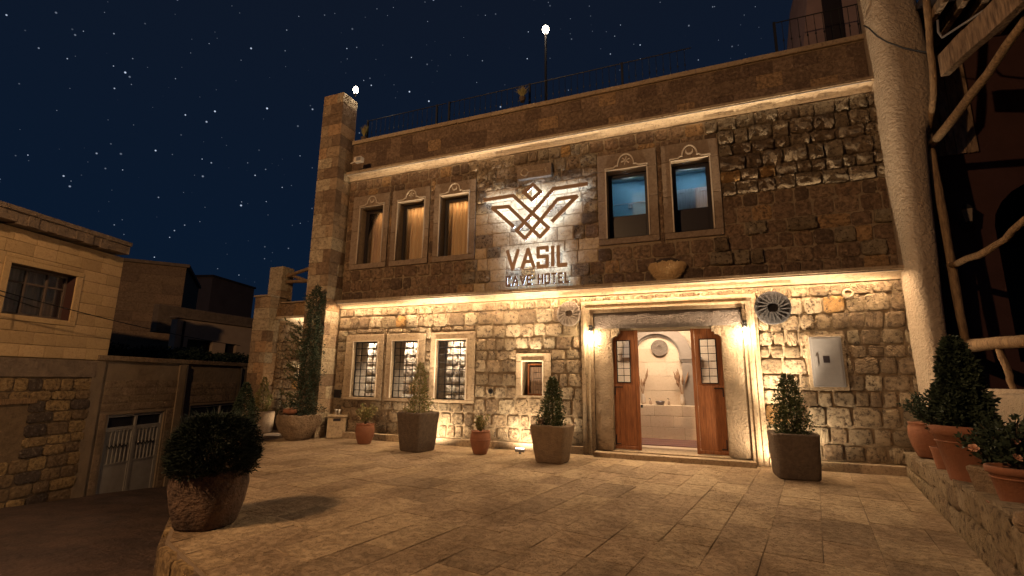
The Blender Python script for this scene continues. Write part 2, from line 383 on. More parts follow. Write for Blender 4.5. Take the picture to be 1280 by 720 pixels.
def split_rect(x0, x1, z0, z1, holes, rows, wlo, whi, r, gap=.018):
    """course the rectangle, keep clear of holes, return stone rects"""
    outl = []
    for za, zb in rows:
        xs = sorted({x0, x1}|{min(max(h[k], x0), x1) for h in holes for k in (0, 1) if h[2] < zb and h[3] > za})
        segs = []
        for a, b in zip(xs, xs[1:]):
            mid = (a+b)/2; free = [(za, zb)]
            for h in holes:
                if h[0] < mid < h[1]:
                    nf = []
                    for p, q in free:
                        if h[3] <= p or h[2] >= q: nf.append((p, q))
                        else:
                            if h[2]-p > .07: nf.append((p, h[2]))
                            if q-h[3] > .07: nf.append((h[3], q))
                    free = nf
            segs.append((a, b, tuple(free)))
        merged = []
        for s in segs:
            if merged and merged[-1][2] == s[2]: merged[-1] = (merged[-1][0], s[1], s[2])
            else: merged.append(s)
        for a, b, fr in merged:
            for p, q in fr:
                w = b-a
                if w < .05: continue
                n = max(1, round(w/r.uniform(wlo, whi))); ws = [r.uniform(.7, 1.35) for _ in range(n)]; t = sum(ws); x = a
                for k in ws:
                    k = k/t*w; outl.append((x+gap/2, x+k-gap/2, p+gap/2, q-gap/2)); x += k
    return outl
def courses(z0, z1, h, r, j=.18):
    n = max(1, round((z1-z0)/h)); hs = [r.uniform(1-j, 1+j) for _ in range(n)]; t = sum(hs); z = z0; o = []
    for k in hs: k = k/t*(z1-z0); o.append((z, z+k)); z += k
    return o
def lay_stones(rects, parent, frame, pick, name='stone', limit=300, infill='stone_infill'):
    """rects: (x0,x1,z0,z1,kind,depth,mat). frame: callable local->world. biggest on screen become parts"""
    sc_ = []
    for q in rects:
        w = frame(((q[0]+q[1])/2, 0, (q[2]+q[3])/2)); d = max(.5, depth(w)); sc_.append((q[1]-q[0])*(q[3]-q[2])/d/d)
    order = sorted(range(len(rects)), key=lambda i: -sc_[i])
    keep = set(order[:limit]); rest = {}
    for i, q in enumerate(rects):
        x0, x1, z0, z1, kind, dp, m = q; us = {'rough': RUNITS, 'flat': FUNITS}.get(kind, UNITS); idx = rnd.randrange(len(us))
        cx, cz, w, h = (x0+x1)/2, (z0+z1)/2, x1-x0, z1-z0
        if kind != 'flat' and limit == 300: cz += .022*noise.noise(Vector((cx*.8, cz*2, 5)))
        if i in keep:
            fl = rnd.choice((1, 1)); link_mesh(name, unit_mesh(kind, idx, m), None, parent, (cx, 0, cz), (0, rnd.uniform(-.035, .035)*(kind != 'flat'), 0), (w, dp, h))
        else:
            vs, fs = us[idx]; rest.setdefault(m.name, (MB(), m))[0].add([(cx+v[0]*w, v[1]*dp, cz+v[2]*h) for v in vs], fs)
    if rest:
        # one joined part with a slot per material
        allmb = MB(); mats = []; counts = []
        for k, (mb, m) in rest.items():
            mats.append(m); allmb.add(mb.v, mb.f); counts.append(len(mb.f))
        me = allmb.mesh(infill, True)
        for m in mats: me.materials.append(m)
        idxs = [i for i, c in enumerate(counts) for _ in range(c)]
        if len(idxs) == len(me.polygons): me.polygons.foreach_set('material_index', idxs)
        o = link_mesh(infill, me, None, parent); o['kind'] = 'stuff'
def wall_with_holes(mb, x0, x1, z0, z1, holes, y0, y1):
    xs = sorted({x0, x1}|{h[k] for h in holes for k in (0, 1) if x0 < h[k] < x1})
    for a, b in zip(xs, xs[1:]):
        mid = (a+b)/2; free = [(z0, z1)]
        for h in holes:
            if h[0] < mid < h[1]:
                nf = []
                for p, q in free:
                    if h[3] <= p or h[2] >= q: nf.append((p, q)); continue
                    if h[2] > p: nf.append((p, h[2]))
                    if h[3] < q: nf.append((h[3], q))
                free = nf
        for p, q in free: mb.box(a, b, y0, y1, p, q)
    return mb

# ================================================================== SETTING
ground = MB(); ground.add([(-900, -900, -3.4), (900, -900, -3.4), (900, 900, -3.4), (-900, 900, -3.4)], [(0, 1, 2, 3)])
tag(ground.build('ground', M['ground']), kind='structure')
def street_z(x, y):
    return max(-3.3, min(-.25, -1.24-.11*(y+4.3)))+.03*noise.noise(Vector((x*.5, y*.5, 0)))
st_ = MB(); nx, ny = 60, 70
vs = [(-30+27*i/nx, -26+56*j/ny, 0) for j in range(ny+1) for i in range(nx+1)]
st_.add([(x, y, street_z(x, y)) for x, y, _ in vs], [(j*(nx+1)+i, j*(nx+1)+i+1, (j+1)*(nx+1)+i+1, (j+1)*(nx+1)+i) for j in range(ny) for i in range(nx)])
tag(st_.build('street', M['street'], smooth=True), kind='structure')

# terrace: bedding slab with a rubble edge, and slabs laid on it
A_ = Vector((-4.72, -7.0, 0)); B_ = gp(256, 722); C_ = A_+(B_-A_)*((A_.x+1.6)/(A_.x-B_.x))
edge_left = [(-12.3, .1), (-8.6, -3.9), (A_.x, A_.y)]
poly = [(5, 1.2), (-12.3, 1.2), (-12.3, -.2), (-8.9, -3.75), (A_.x, A_.y), (B_.x, B_.y), (C_.x, C_.y), (C_.x, -14), (5, -14)]
tb = MB(); tb.hprism(poly[::-1][::-1], -2.2, -.012)
terrace = tag(tb.build('terrace', M['joint']), kind='structure')
# fix winding: hprism expects ccw
def inside(x, y, pl):
    c = False; j = len(pl)-1
    for i in range(len(pl)):
        if (pl[i][1] > y) != (pl[j][1] > y) and x < (pl[j][0]-pl[i][0])*(y-pl[i][1])/(pl[j][1]-pl[i][1])+pl[i][0]: c = not c
        j = i
    return c
def clip_poly(P, edge):            # keep part of convex P left of each boundary line
    (x0, y0), (x1, y1) = edge; o = []
    def s(p): return (x1-x0)*(p[1]-y0)-(y1-y0)*(p[0]-x0)
    for i in range(len(P)):
        a, b = P[i], P[(i+1) % len(P)]; sa, sb = s(a), s(b)
        if sa >= 0: o.append(a)
        if sa*sb < 0: t = sa/(sa-sb); o.append((a[0]+(b[0]-a[0])*t, a[1]+(b[1]-a[1])*t))
    return o
ang = R(90-10.4); ud = (math.cos(ang-math.pi/2), math.sin(ang-math.pi/2)); vd = (math.cos(ang), math.sin(ang))
r2 = random.Random(3); slabs = []
u = -14.0
while u < 7:
    wu = r2.uniform(.40, .52); v = -14+r2.uniform(0, .6)
    while v < 4:
        lv = r2.uniform(.48, .95)
        g_ = .002; P = []
        for a, b in ((u+g_, v+g_), (u+wu-g_, v+g_), (u+wu-g_, v+lv-g_), (u+g_, v+lv-g_)):
            a += r2.uniform(-.004, .004); b += r2.uniform(-.004, .004)
            P.append((a*ud[0]+b*vd[0], a*ud[1]+b*vd[1]))
        # clip by terrace outline (outline is convex on the left side)
        for ed in (((5, -.0), (-12.3, -.0)), ((-12.25, -.2), (-8.87, -3.72)), ((-8.87, -3.72), (A_.x+.03, A_.y+.02)), ((A_.x+.02, A_.y+.03), (B_.x+.02, B_.y+.03)), ((4.2, -14), (4.2, 0))):
            P = clip_poly(P, ed)
            if len(P) < 3: break
        if len(P) >= 3:
            cx = sum(p[0] for p in P)/len(P); cy = sum(p[1] for p in P)/len(P)
            ar = abs(sum(P[i][0]*P[(i+1) % len(P)][1]-P[(i+1) % len(P)][0]*P[i][1] for i in range(len(P))))/2
            if ar > .01: slabs.append((cx, cy, ar, P))
        v += lv
    u += wu
def paver_geo(P, cx, cy):
    n = len(P); tz = [r2.uniform(-.0035, .0035)+.0 for _ in range(n)]; k = .994
    top = [((p[0]-cx)*k, (p[1]-cy)*k, tz[i]) for i, p in enumerate(P)]; sh = [((p[0]-cx), (p[1]-cy), tz[i]-.006) for i, p in enumerate(P)]
    lo = [((p[0]-cx), (p[1]-cy), -.03) for p in P]
    fs = [tuple(range(n))]
    for i in range(n):
        j = (i+1) % n; fs += [(i, i+n, j+n, j), (i+n, i+2*n, j+2*n, j+n)]
    return top+sh+lo, fs
def onscreen(x, y, z=0):
    d = Vector((x, y, z))-CAM; w = d.dot(fw)
    if w < .3: return False
    px = 640+F*d.dot(rt)/w; py = 360-F*d.dot(up)/w
    return -60 < px < 1340 and -60 < py < 790
vis = [s for s in slabs if onscreen(s[0], s[1])]; hid = [s for s in slabs if not onscreen(s[0], s[1])]
vis.sort(key=lambda s: -s[2]/max(.5, depth((s[0], s[1], 0)))**3)
for i, (cx, cy, ar, P) in enumerate(vis[:300]):
    g = MB(); g.add(*paver_geo(P, cx, cy)); g.build('paver', M['paver'], terrace, loc=(cx, cy, 0))
g = MB()
for cx, cy, ar, P in vis[300:]+[s for s in hid if s[1] > -13]:
    a, b = paver_geo(P, cx, cy); g.add([(p[0]+cx, p[1]+cy, p[2]) for p in a], b)
g.build('paver_infill', M['paver'], terrace)['kind'] = 'stuff'
# rough edge stones of the terrace drop, down to the street
def edge_stones(p, q, z0, nseg, name='edge_stone'):
    L_ = math.hypot(q[0]-p[0], q[1]-p[1]); a = math.atan2(q[1]-p[1], q[0]-p[0])
    for za, zb in ((-.34, -.016), (-.72, -.34), (-1.15, -.72)):
        x = 0
        while x < L_-.05:
            w = min(rnd.uniform(.35, .7), L_-x)
            cx = x+w/2
            link_mesh(name, unit_mesh('std', rnd.randrange(40), M['houserubble']), None, terrace,
                      (p[0]+math.cos(a)*cx, p[1]+math.sin(a)*cx, (za+zb)/2), (0, 0, a), (w*.97, .06, (zb-za)*.96)); x += w
edge_stones((A_.x, A_.y), (B_.x, B_.y), 0, 3); edge_stones((B_.x, B_.y), (C_.x, C_.y), 0, 3); edge_stones((-8.9, -3.75), (A_.x, A_.y), 0, 6)
edge_stones((-12.3, -.2), (-8.9, -3.75), 0, 6)

# ================================================================== HOTEL
hotel = empty('hotel_building', label='two-storey stone cave hotel of tan tuff blocks with lit cornices and open wooden door', cat='building')
X0, X1 = -9.1, 3.55
ZC1, ZC2, ZP = 3.34, 7.03, 8.22
wins_up = []   # openings in plane y=0
def opx(*pts): return box_px(*pts)
def z1m(x, y): return (430+x/5.54, 220+y/5.54)
def z2m(x, y): return (740+x/4.8, 160+y/4.8)
def z3m(x, y): return (300+x/4, 400+y/4)
up_open = [opx(z1m(124, 236), z1m(283, 212), z1m(260, 598), z1m(98, 617)), opx(z1m(386, 190), z1m(568, 163), z1m(547, 572), z1m(362, 590)),
           opx(z1m(676, 138), z1m(872, 110), z1m(860, 542), z1m(662, 555)), opx(z2m(88, 262), z2m(328, 232), z2m(345, 645), z2m(97, 662)), opx(z2m(475, 212), z2m(702, 182), z2m(733, 615), z2m(497, 632))]
up_out = [opx(z1m(62, 150), z1m(320, 125), z1m(298, 632), z1m(60, 655)), opx(z1m(345, 112), z1m(603, 72), z1m(585, 603), z1m(322, 630)),
          opx(z1m(636, 75), z1m(920, 10), z1m(908, 570), z1m(618, 605)), opx(z2m(35, 160), z2m(385, 125), z2m(405, 680), z2m(42, 703)), opx(z2m(413, 115), z2m(750, 75), z2m(795, 645), z2m(440, 672))]
lo_open = [opx(z3m(575, 103), z3m(692, 108), z3m(685, 380), z3m(563, 375)), opx(z3m(768, 105), z3m(893, 103), z3m(886, 394), z3m(757, 388)), opx(z3m(988, 105), z3m(1137, 105), z3m(1130, 410), z3m(980, 405))]
lo_out = [opx(z3m(535, 65), z3m(722, 67), z3m(715, 392), z3m(525, 388)), opx(z3m(738, 67), z3m(928, 68), z3m(920, 408), z3m(726, 402)), opx(z3m(958, 70), z3m(1178, 70), z3m(1172, 430), z3m(950, 422))]
# level the trio of each group
def level(L_, a, b):
    z0 = sum(w[2] for w in L_)/len(L_); z1 = sum(w[3] for w in L_)/len(L_)
    return [(w[0], w[1], z0, z1) for w in L_]
up_open = level(up_open[:3], 0, 0)+level(up_open[3:], 0, 0); up_out = level(up_out[:3], 0, 0)+level(up_out[3:], 0, 0)
lo_open = level(lo_open, 0, 0); lo_out = level(lo_out, 0, 0)
print('UP', [[round(v, 2) for v in w] for w in up_open], [[round(v, 2) for v in w] for w in up_out])
print('LO', [[round(v, 2) for v in w] for w in lo_open], [[round(v, 2) for v in w] for w in lo_out])
niche_open = box_px((654.5, 451), (679.5, 453), (678.8, 495), (653.8, 494)); niche_out = box_px((648, 441), (690, 442), (689, 495), (644, 495))
DX0, DX1, DZ0, DZ1 = -1.76, .37, .14, 2.56        # doorway
portal = (-2.40, 1.03, 0, 3.2)
door_hole = (DX0, DX1, 0, DZ1)
mb = MB()
wall_with_holes(mb, X0, X1, -.3, ZP-.0, [*up_open, *lo_open, niche_open, door_hole], 0, .5)
facade = mb.build('facade_wall', M['mortar'], hotel)
# stones
rs = random.Random(11); rects = []
sign_zone = (-5.1, -2.15, 3.56, 7.0)
def zone(x, z):
    if x > .45 and (z > 5.15 or rs.random() < .32): return 'rough'
    if -5.3 < x < -2.15 and z > 3.6 and z < 7: return 'rough' if rs.random() < .75 else 'std'
    return 'std'
low = split_rect(X0, X1, .17, ZC1-.02, [*lo_out, niche_out, portal], courses(.17, ZC1-.02, .285, rs, .3), .22, .38, rs, .034)
for q in low: rects.append((*q, 'std', rs.uniform(.022, .048), M['rubble'] if rs.random() < .66 else M['rough']))
upw = split_rect(X0, X1, ZC1+.2, ZC2-.02, up_out, courses(ZC1+.2, ZC2-.02, .29, rs), .30, .42, rs, .02)
for q in upw:
    x, z = (q[0]+q[1])/2, (q[2]+q[3])/2; k = zone(x, z)
    if -5.0 < x < -2.2 and z < 6.25 and rs.random() < (.85 if -4.7 < x < -2.5 else .4): rects.append((*q, 'flat', .02, M['signstone']))
    elif k == 'rough': rects.append((*q, 'rough', rs.uniform(.045, .075) if x > 0 else rs.uniform(.025, .035), M['rough'] if x > 0 or rs.random() < .5 else M['rubble']))
    elif x < -5 and z < 4.6 or z < 4.4 and -2 < x: rects.append((*q, 'std', rs.uniform(.02, .036), M['ashlar']))
    else: rects.append((*q, 'std', rs.uniform(.012, .024), M['ashlar'] if not (-5.3 < x < -2.15) else M['rubble']))
par_ = split_rect(X0, X1, ZC2+.2, ZP-.06, [], courses(ZC2+.2, ZP-.06, .33, rs, .05), .38, .5, rs, .010)
for q in par_: rects.append((*q, 'flat', rs.uniform(.010, .014), M['parapet']))
print('hotel stones', len(rects))
lay_stones(rects, facade, lambda p: Vector(p), None)
# plinth, cornices, coping
def plinth(a, b):
    x = a
    while x < b-.01:
        w = min(rs.uniform(.8, 1.2), b-x)
        if b-x-w < .3: w = b-x
        MB().cbox(x+.003, x+w-.003, -.14, -.001, -.1, .155, .01, .003, rs).build('plinth_block', M['dressed'], hotel); x += w
plinth(X0, portal[0]); plinth(portal[1], 3.05)
def cornice(z, name, x0=X0, x1=X1, k=1.0):
    n = 10; prof = [(0, z+.21), (-.23*k, z+.21), (-.235*k, z+.15), (-.205*k, z+.145), (-.205*k, z+.125)]
    for i in range(n+1):
        a = i/n*math.pi/2; prof.append((-.19*k+.15*k*math.sin(a)*1.0, z+.12-.10*(1-math.cos(a))))
    prof += [(-.04*k, z), (0, z)]
    x = x0
    first = None; xx = []
    while x < x1-.01:
        w = min(rs.uniform(1.0, 1.5), x1-x)
        if x1-x-w < .4: w = x1-x
        mb = MB(); mb.extrude_x(prof, x+.0015, x+w-.0015, 3, .002); mb.build(name, M['dressed'], hotel); x += w
cornice(ZC1, 'cornice_block'); cornice(ZC2, 'cornice_block')
x = X0
while x < X1-.01:
    w = min(rs.uniform(.9, 1.4), X1-x)
    if X1-x-w < .4: w = X1-x
    MB().cbox(x+.003, x+w-.003, -.07, .55, ZP-.05+rs.uniform(0, .004), ZP+.06+rs.uniform(0, .006), .012, .003, rs).build('coping_slab', M['dressed'], hotel); x += w
mb = MB(); mb.box(X0, X1, .5, 9, ZP-.9, ZP-.6); mb.build('roof_deck', M['concrete'], hotel)
mb = MB(); mb.box(X0, X0+.3, 1.5, 9, -.3, ZP-.9); mb.box(X1-.3, X1, .5, 9, -.3, ZP-.9); mb.box(X0, X1, 8.7, 9, -.3, ZP-.9); mb.build('rear_wall', M['concrete'], hotel)

# ---- windows
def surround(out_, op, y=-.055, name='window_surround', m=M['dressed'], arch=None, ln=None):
    ox0, ox1, oz0, oz1 = out_; x0, x1, z0, z1 = op
    f_ = MB()
    zl = z0-(z0-oz0); zm = z0+(z1-z0)*rs.uniform(.45, .6)
    # sill, lintel and two-piece jambs, each a hair apart
    g = .002
    parts = [(ox0, ox1, oz0, z0-g), (ox0, ox1, z1+g, oz1), (ox0, x0, z0, zm-g), (ox0, x0, zm+g, z1), (x1, ox1, z0, zm-g), (x1, ox1, zm+g, z1)]
    first = None
    for p in parts:
        if p[1]-p[0] < .02 or p[3]-p[2] < .02: continue
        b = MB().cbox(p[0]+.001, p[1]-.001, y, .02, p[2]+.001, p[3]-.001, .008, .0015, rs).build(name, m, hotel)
        first = first or b
    # thin raised fillet round the opening
    fl = MB(); w = .024; yy = y-.026
    fl.box(x0-w, x0, yy, y-.001, z0-.0, z1+w); fl.box(x1, x1+w, yy, y-.001, z0-.0, z1+w)
    if arch is None: fl.box(x0, x1, yy, y-.001, z1, z1+w)
    else:
        # ogee moulding with a carved crescent or flower inside
        cx = (x0+x1)/2; hw = (x1-x0)/2; H = min(oz1-z1-.05, hw*.85); pts = [(x0-w, z1+.05), (cx-hw*.62, z1+.05), (cx-hw*.5, z1+.09)]
        for i in range(13):
            a = math.pi*(1-i/12); pts.append((cx+hw*.40*math.cos(a), z1+.09+ (H-.1)*math.sin(a)*1.0 + .0))
        pts += [(cx+hw*.5, z1+.09), (cx+hw*.62, z1+.05), (x1+w, z1+.05)]
        fl.box(x0, x1, yy, y-.001, z1, z1+.016)
        for i_, (a, b) in enumerate(zip(pts, pts[1:])): strip(fl, a, b, .026, yy-.004-.0005*i_, y-.001)
        cz = z1+.09+(H-.1)*.42; rr = (H-.1)*.36
        if arch == 'moon':
            q = [(cx+rr*math.cos(a), cz+rr*math.sin(a)) for a in [R(150+240*i/12) for i in range(13)]]
            q2 = [(cx+rr*.72*math.cos(a), cz+rr*.25+rr*.74*math.sin(a)) for a in [R(165+210*i/12) for i in range(13)]][::-1]
            for i in range(12): fl.add([(q[i][0], yy, q[i][1]), (q[i+1][0], yy, q[i+1][1]), (q2[11-i][0], yy, q2[11-i][1]), (q2[12-i][0], yy, q2[12-i][1]),
                                        (q[i][0], y, q[i][1]), (q[i+1][0], y, q[i+1][1]), (q2[11-i][0], y, q2[11-i][1]), (q2[12-i][0], y, q2[12-i][1])],
                                       [(0, 1, 2, 3), (0, 4, 5, 1), (3, 2, 6, 7)])
        else:
            for k in range(6):
                a = k*math.pi/3+.3; strip(fl, (cx+rr*.2*math.cos(a), cz+rr*.2*math.sin(a)), (cx+rr*math.cos(a), cz+rr*math.sin(a)), .02, yy-.0006*k, y-.001)
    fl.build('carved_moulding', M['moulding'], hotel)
def strip(mb, a, b, w, y0, y1):
    dx, dz = b[0]-a[0], b[1]-a[1]; l = math.hypot(dx, dz) or 1; nx_, nz_ = -dz/l*w/2, dx/l*w/2; ex, ez = dx/l*w*.3, dz/l*w*.3
    poly = [(a[0]-ex+nx_, a[1]-ez+nz_), (a[0]-ex-nx_, a[1]-ez-nz_), (b[0]+ex-nx_, b[1]+ez-nz_), (b[0]+ex+nx_, b[1]+ez+nz_)]
    mb.prism(poly, y0, y1)
def ringframe(mb, x0, x1, z0, z1, w, y0, y1, wb=None):
    wb = wb or w
    mb.box(x0, x0+w, y0, y1, z0, z1); mb.box(x1-w, x1, y0, y1, z0, z1); mb.box(x0+w, x1-w, y0, y1, z0, z0+wb); mb.box(x0+w, x1-w, y0, y1, z1-w, z1)
M['room'] = simple_mat('warm_room_plaster', (.5, .42, .33), .9, .1, 3, 0)
M['bathroom'] = simple_mat('blue_bath_tiles', (.26, .42, .50), .5, .06, 3, 0)
M['curtain'] = simple_mat('striped_curtain', (.62, .40, .19), .9, .3, 6, .003, stretch=(9, 9, .05), dark=(.36, .20, .08))
M['cupboard'] = wood_mat('pale_cupboard', (.62, .58, .58), (.45, .42, .43), (10, 10, 1))
archs = ['moon', 'flower', 'moon', 'flower', 'moon']
for i, (o_, p_) in enumerate(zip(up_out, up_open)):
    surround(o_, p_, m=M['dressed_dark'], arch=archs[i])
    x0, x1, z0, z1 = p_
    fr = MB(); pb = .05
    zb = z0+(.36*(z1-z0) if i >= 3 else .07)
    ringframe(fr, x0+.002, x1-.002, z0+.002, z1-.002, .075, .20, .27, zb-z0)
    if i >= 3: fr.box(x0+.08, x1-.08, .185, .199, z0+.08, zb-.08)
    win = fr.build('window', M['darkframe'], hotel)
    win['label'] = 'dark framed window with warm striped curtain' if i < 3 else 'dark framed window with blue lit room'
    MB().box(x0+.07, x1-.07, .238, .244, zb-.01, z1-.07).build('pane', M['glass'], win)
    yb = 1.05
    rm = MB(); X0r, X1r, Z0r, Z1r = x0-.35, x1+.35, z0-.1, z1+.15
    if i >= 3: X0r, X1r = x0-.42, x1+.42
    rm.box(X0r, X1r, yb, yb+.02, Z0r, Z1r); rm.box(X0r-.02, X0r, .5, yb+.02, Z0r, Z1r); rm.box(X1r, X1r+.02, .5, yb+.02, Z0r, Z1r)
    rm.box(X0r, X1r, .5, yb, Z1r, Z1r+.02); rm.box(X0r, X1r, .5, yb, Z0r-.02, Z0r)
    rm.build('window_room', M['room'] if i < 3 else M['bathroom'], hotel)
    if i < 3:
        cu = MB(); n = 60; xa, xb = (x0+.02 if i == 0 else x0-.1), x1+.1
        vs = []
        for k in range(n+1):
            x = xa+(xb-xa)*k/n; y = .46+.035*math.sin(k*.9)+.015*math.sin(k*2.3); vs += [(x, y, z0-.05), (x, y+.004, z1+.08)]
        cu.add(vs, [(2*k, 2*k+2, 2*k+3, 2*k+1) for k in range(n)]); cu.build('curtain', M['curtain'], win, smooth=True)
        lamp('AREA', 'room_light', ((x0+x1)/2, .33, z1-.02), 4, WARM, target=((x0+x1)/2, .47, z0), size=x1-x0-.1, sizey=.06)
    else:
        cc = (.45, .78, 1)
        if i == 3:
            g2 = MB(); zc = z1-.42
            g2.box(X0r, X1r, 1.03, 1.048, zc, zc+.012); g2.box((x0+x1)/2-.12, (x0+x1)/2-.02, 1.0, 1.049, zc-.12, zc-.02)
            g2.build('tile_band', M['cupboard'], hotel)
        else:
            g2 = MB(); g2.box(x0-.1, x1+.2, .86, 1.04, Z0r, z1-.30)
            for k in range(3): ringframe(g2, x0+.03+k*.24, x0+.25+k*.24, Z0r+.5, z1-.36, .035, .845, .859)
            g2.build('cupboard', M['cupboard'], hotel)
        lamp('POINT', 'room_light', ((x0+x1)/2, .42, z1+.02), 34, (.55, .84, 1), size=.05)
for i, (o_, p_) in enumerate(zip(lo_out, lo_open)):
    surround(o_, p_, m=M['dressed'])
    x0, x1, z0, z1 = p_; fr = MB(); ringframe(fr, x0+.002, x1-.002, z0+.002, z1-.002, .022, .03, .06)
    win = fr.build('window', M['black'], hotel)
    gr = MB()
    for k in range(1, 4): x = x0+(x1-x0)*k/4; gr.box(x-.007, x+.007, .035, .05, z0+.02, z1-.02)
    for k in range(1, 8): z = z0+(z1-z0)*k/8; gr.box(x0+.02, x1-.02, .033, .052, z-.007, z+.007)
    gr.build('lattice', M['black'], win)
    MB().box(x0+.02, x1-.02, .075, .08, z0+.02, z1-.02).build('pane', M['glass'], win)
a, b, c_, d_ = -9.78, lo_open[2][1]+.25, lo_open[0][2]-.15, lo_open[0][3]+.35
rm = MB(); yb = 1.25
rm.box(a, b, yb, yb+.03, c_, d_); rm.box(a-.02, a, .5, yb, c_, d_); rm.box(b, b+.02, .5, yb, c_, d_); rm.box(a, b, .5, yb, d_, d_+.02); rm.box(a, b, .5, yb, c_-.02, c_)
room = rm.build('window_room', M['mortar'], hotel)
inn = MB()
for s_ in split_rect(a, b, c_, d_, [], courses(c_, d_, .25, rs), .22, .4, rs, .03):
    vs, fs = UNITS[rs.randrange(40)]; inn.add([((s_[0]+s_[1])/2+v[0]*(s_[1]-s_[0]), yb+v[1]*.07, (s_[2]+s_[3])/2+v[2]*(s_[3]-s_[2])) for v in vs], fs)
inn.build('inner_stones', M['rubble'], room, smooth=True)['kind'] = 'stuff'
for q_ in ((658, 118), (862, 118), (1085, 118)):
    p_ = fp(300+q_[0]/4, 400+q_[1]/4, 1.15); lamp('SPOT', 'room_light', (p_.x, yb-.38, d_-.03), 480, (1, .86, .70), target=(p_.x, yb-.12, 0), size=.03, spot=120, blend=.8)
# niche window with small wooden frame
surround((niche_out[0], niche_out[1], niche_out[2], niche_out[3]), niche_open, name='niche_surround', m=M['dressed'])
x0, x1, z0, z1 = niche_open; fr = MB(); ringframe(fr, x0+.06, x1-.002, z0+.002, z1-.04, .035, .12, .17); nw = fr.build('window', M['wood'], hotel)
nw['label'] = 'small wooden framed niche window'
bk = MB()
for k in range(6):
    for j in range(5): bk.box(x0+.05+k*.06, x0+.105+k*.06, .20-rs.uniform(0, .01), .24, z0+j*.13+rs.uniform(-.02, .0), z0+j*.13+.115)
bk.build('shingle_panel', wood_mat('grey_brown_shingle', (.33, .24, .18), (.16, .12, .10)), nw); MB().box(x0-.05, x1+.05, .26, .3, z0-.05, z1+.05).build('backing', M['darkframe'], nw)

# ---- portal
def P_(x, y): return (690+x/3, 360+y/3)
pm = MB()
def moulded(mb, xa, xb, za, zb, steps):
    for x0_, x1_, y_ in steps: mb.box(xa+x0_, xa+x1_, y_, .0, za, zb)
steps = [(0, .05, -.10), (.05, .085, -.135), (.085, .15, -.11), (.15, .19, -.15), (.19, .26, -.12)]
for k, (a, b, y_) in enumerate(steps):
    MB().box(-2.40+a, -2.40+b, y_, .0, .0, 3.2-a).build('portal_moulding', M['dressed'], hotel)
    MB().box(1.03-b, 1.03-a, y_, .0, .0, 3.2-a).build('portal_moulding', M['dressed'], hotel)
    MB().box(-2.40+b, 1.03-b, y_-.001, .0, 3.2-b, 3.2-a).build('portal_moulding', M['dressed'], hotel)
# lintel: long rough dark stone
def rough_slab(x0, x1, z0, z1, y0, y1, n=24, m=6, amp=.02, seed=0):
    mb = MB(); vs = []
    for j in range(m+1):
        for i in range(n+1):
            x = x0+(x1-x0)*i/n; z = z0+(z1-z0)*j/m; e_ = i in (0, n) or j in (0, m)
            vs.append((x, y0-(amp*(.6+noise.noise(Vector((x*5+seed, z*6, 0)))) if not e_ else -.01), z))
    fs = [(j*(n+1)+i, j*(n+1)+i+1, (j+1)*(n+1)+i+1, (j+1)*(n+1)+i) for j in range(m) for i in range(n)]
    mb.add(vs, fs); mb.box(x0, x1, y0+.012, y1, z0, z1); return mb
rough_slab(-2.13, .76, 2.60, 2.93, -.10, .5, 60, 8, .018).build('lintel', M['lintel'], hotel, smooth=True)
rough_slab(-2.13, -1.77, .12, 2.598, -.085, .5, 6, 30, .02, 3).build('door_jamb', M['jamb'], hotel, smooth=True)
rough_slab(.38, .76, .12, 2.598, -.085, .5, 6, 30, .02, 8).build('door_jamb', M['jamb'], hotel, smooth=True)
for sx, xe in ((1, -1.768), (-1, .378)):
    pts = [(xe, 2.597), (xe+sx*.17, 2.597)]
    for i in range(7): a = math.pi/2*i/6; pts.append((xe+sx*(.17-.05*math.sin(a)), 2.50-.04*(1-math.cos(a))))
    for i in range(7): a = math.pi/2*i/6; pts.append((xe+sx*(.12-.12*math.sin(a)), 2.44-.11*(1-math.cos(a))-.0))
    if sx < 0: pts = pts[::-1]
    MB().prism(pts[::-1], -.08, .12).build('corbel', M['jamb'], hotel)
MB().box(-2.14, .77, -.08, .0, 2.935, 2.938).build('lintel_shadow_gap', M['mortar'], hotel)
# steps
MB().cbox(-2.14, .80, -.34, -.155, -.05, .10, .012, .003).build('doorstep', M['dressed'], hotel)
MB().cbox(-1.78, .39, -.153, .62, -.05, .125, .008, .002).build('threshold', M['dressed'], hotel)
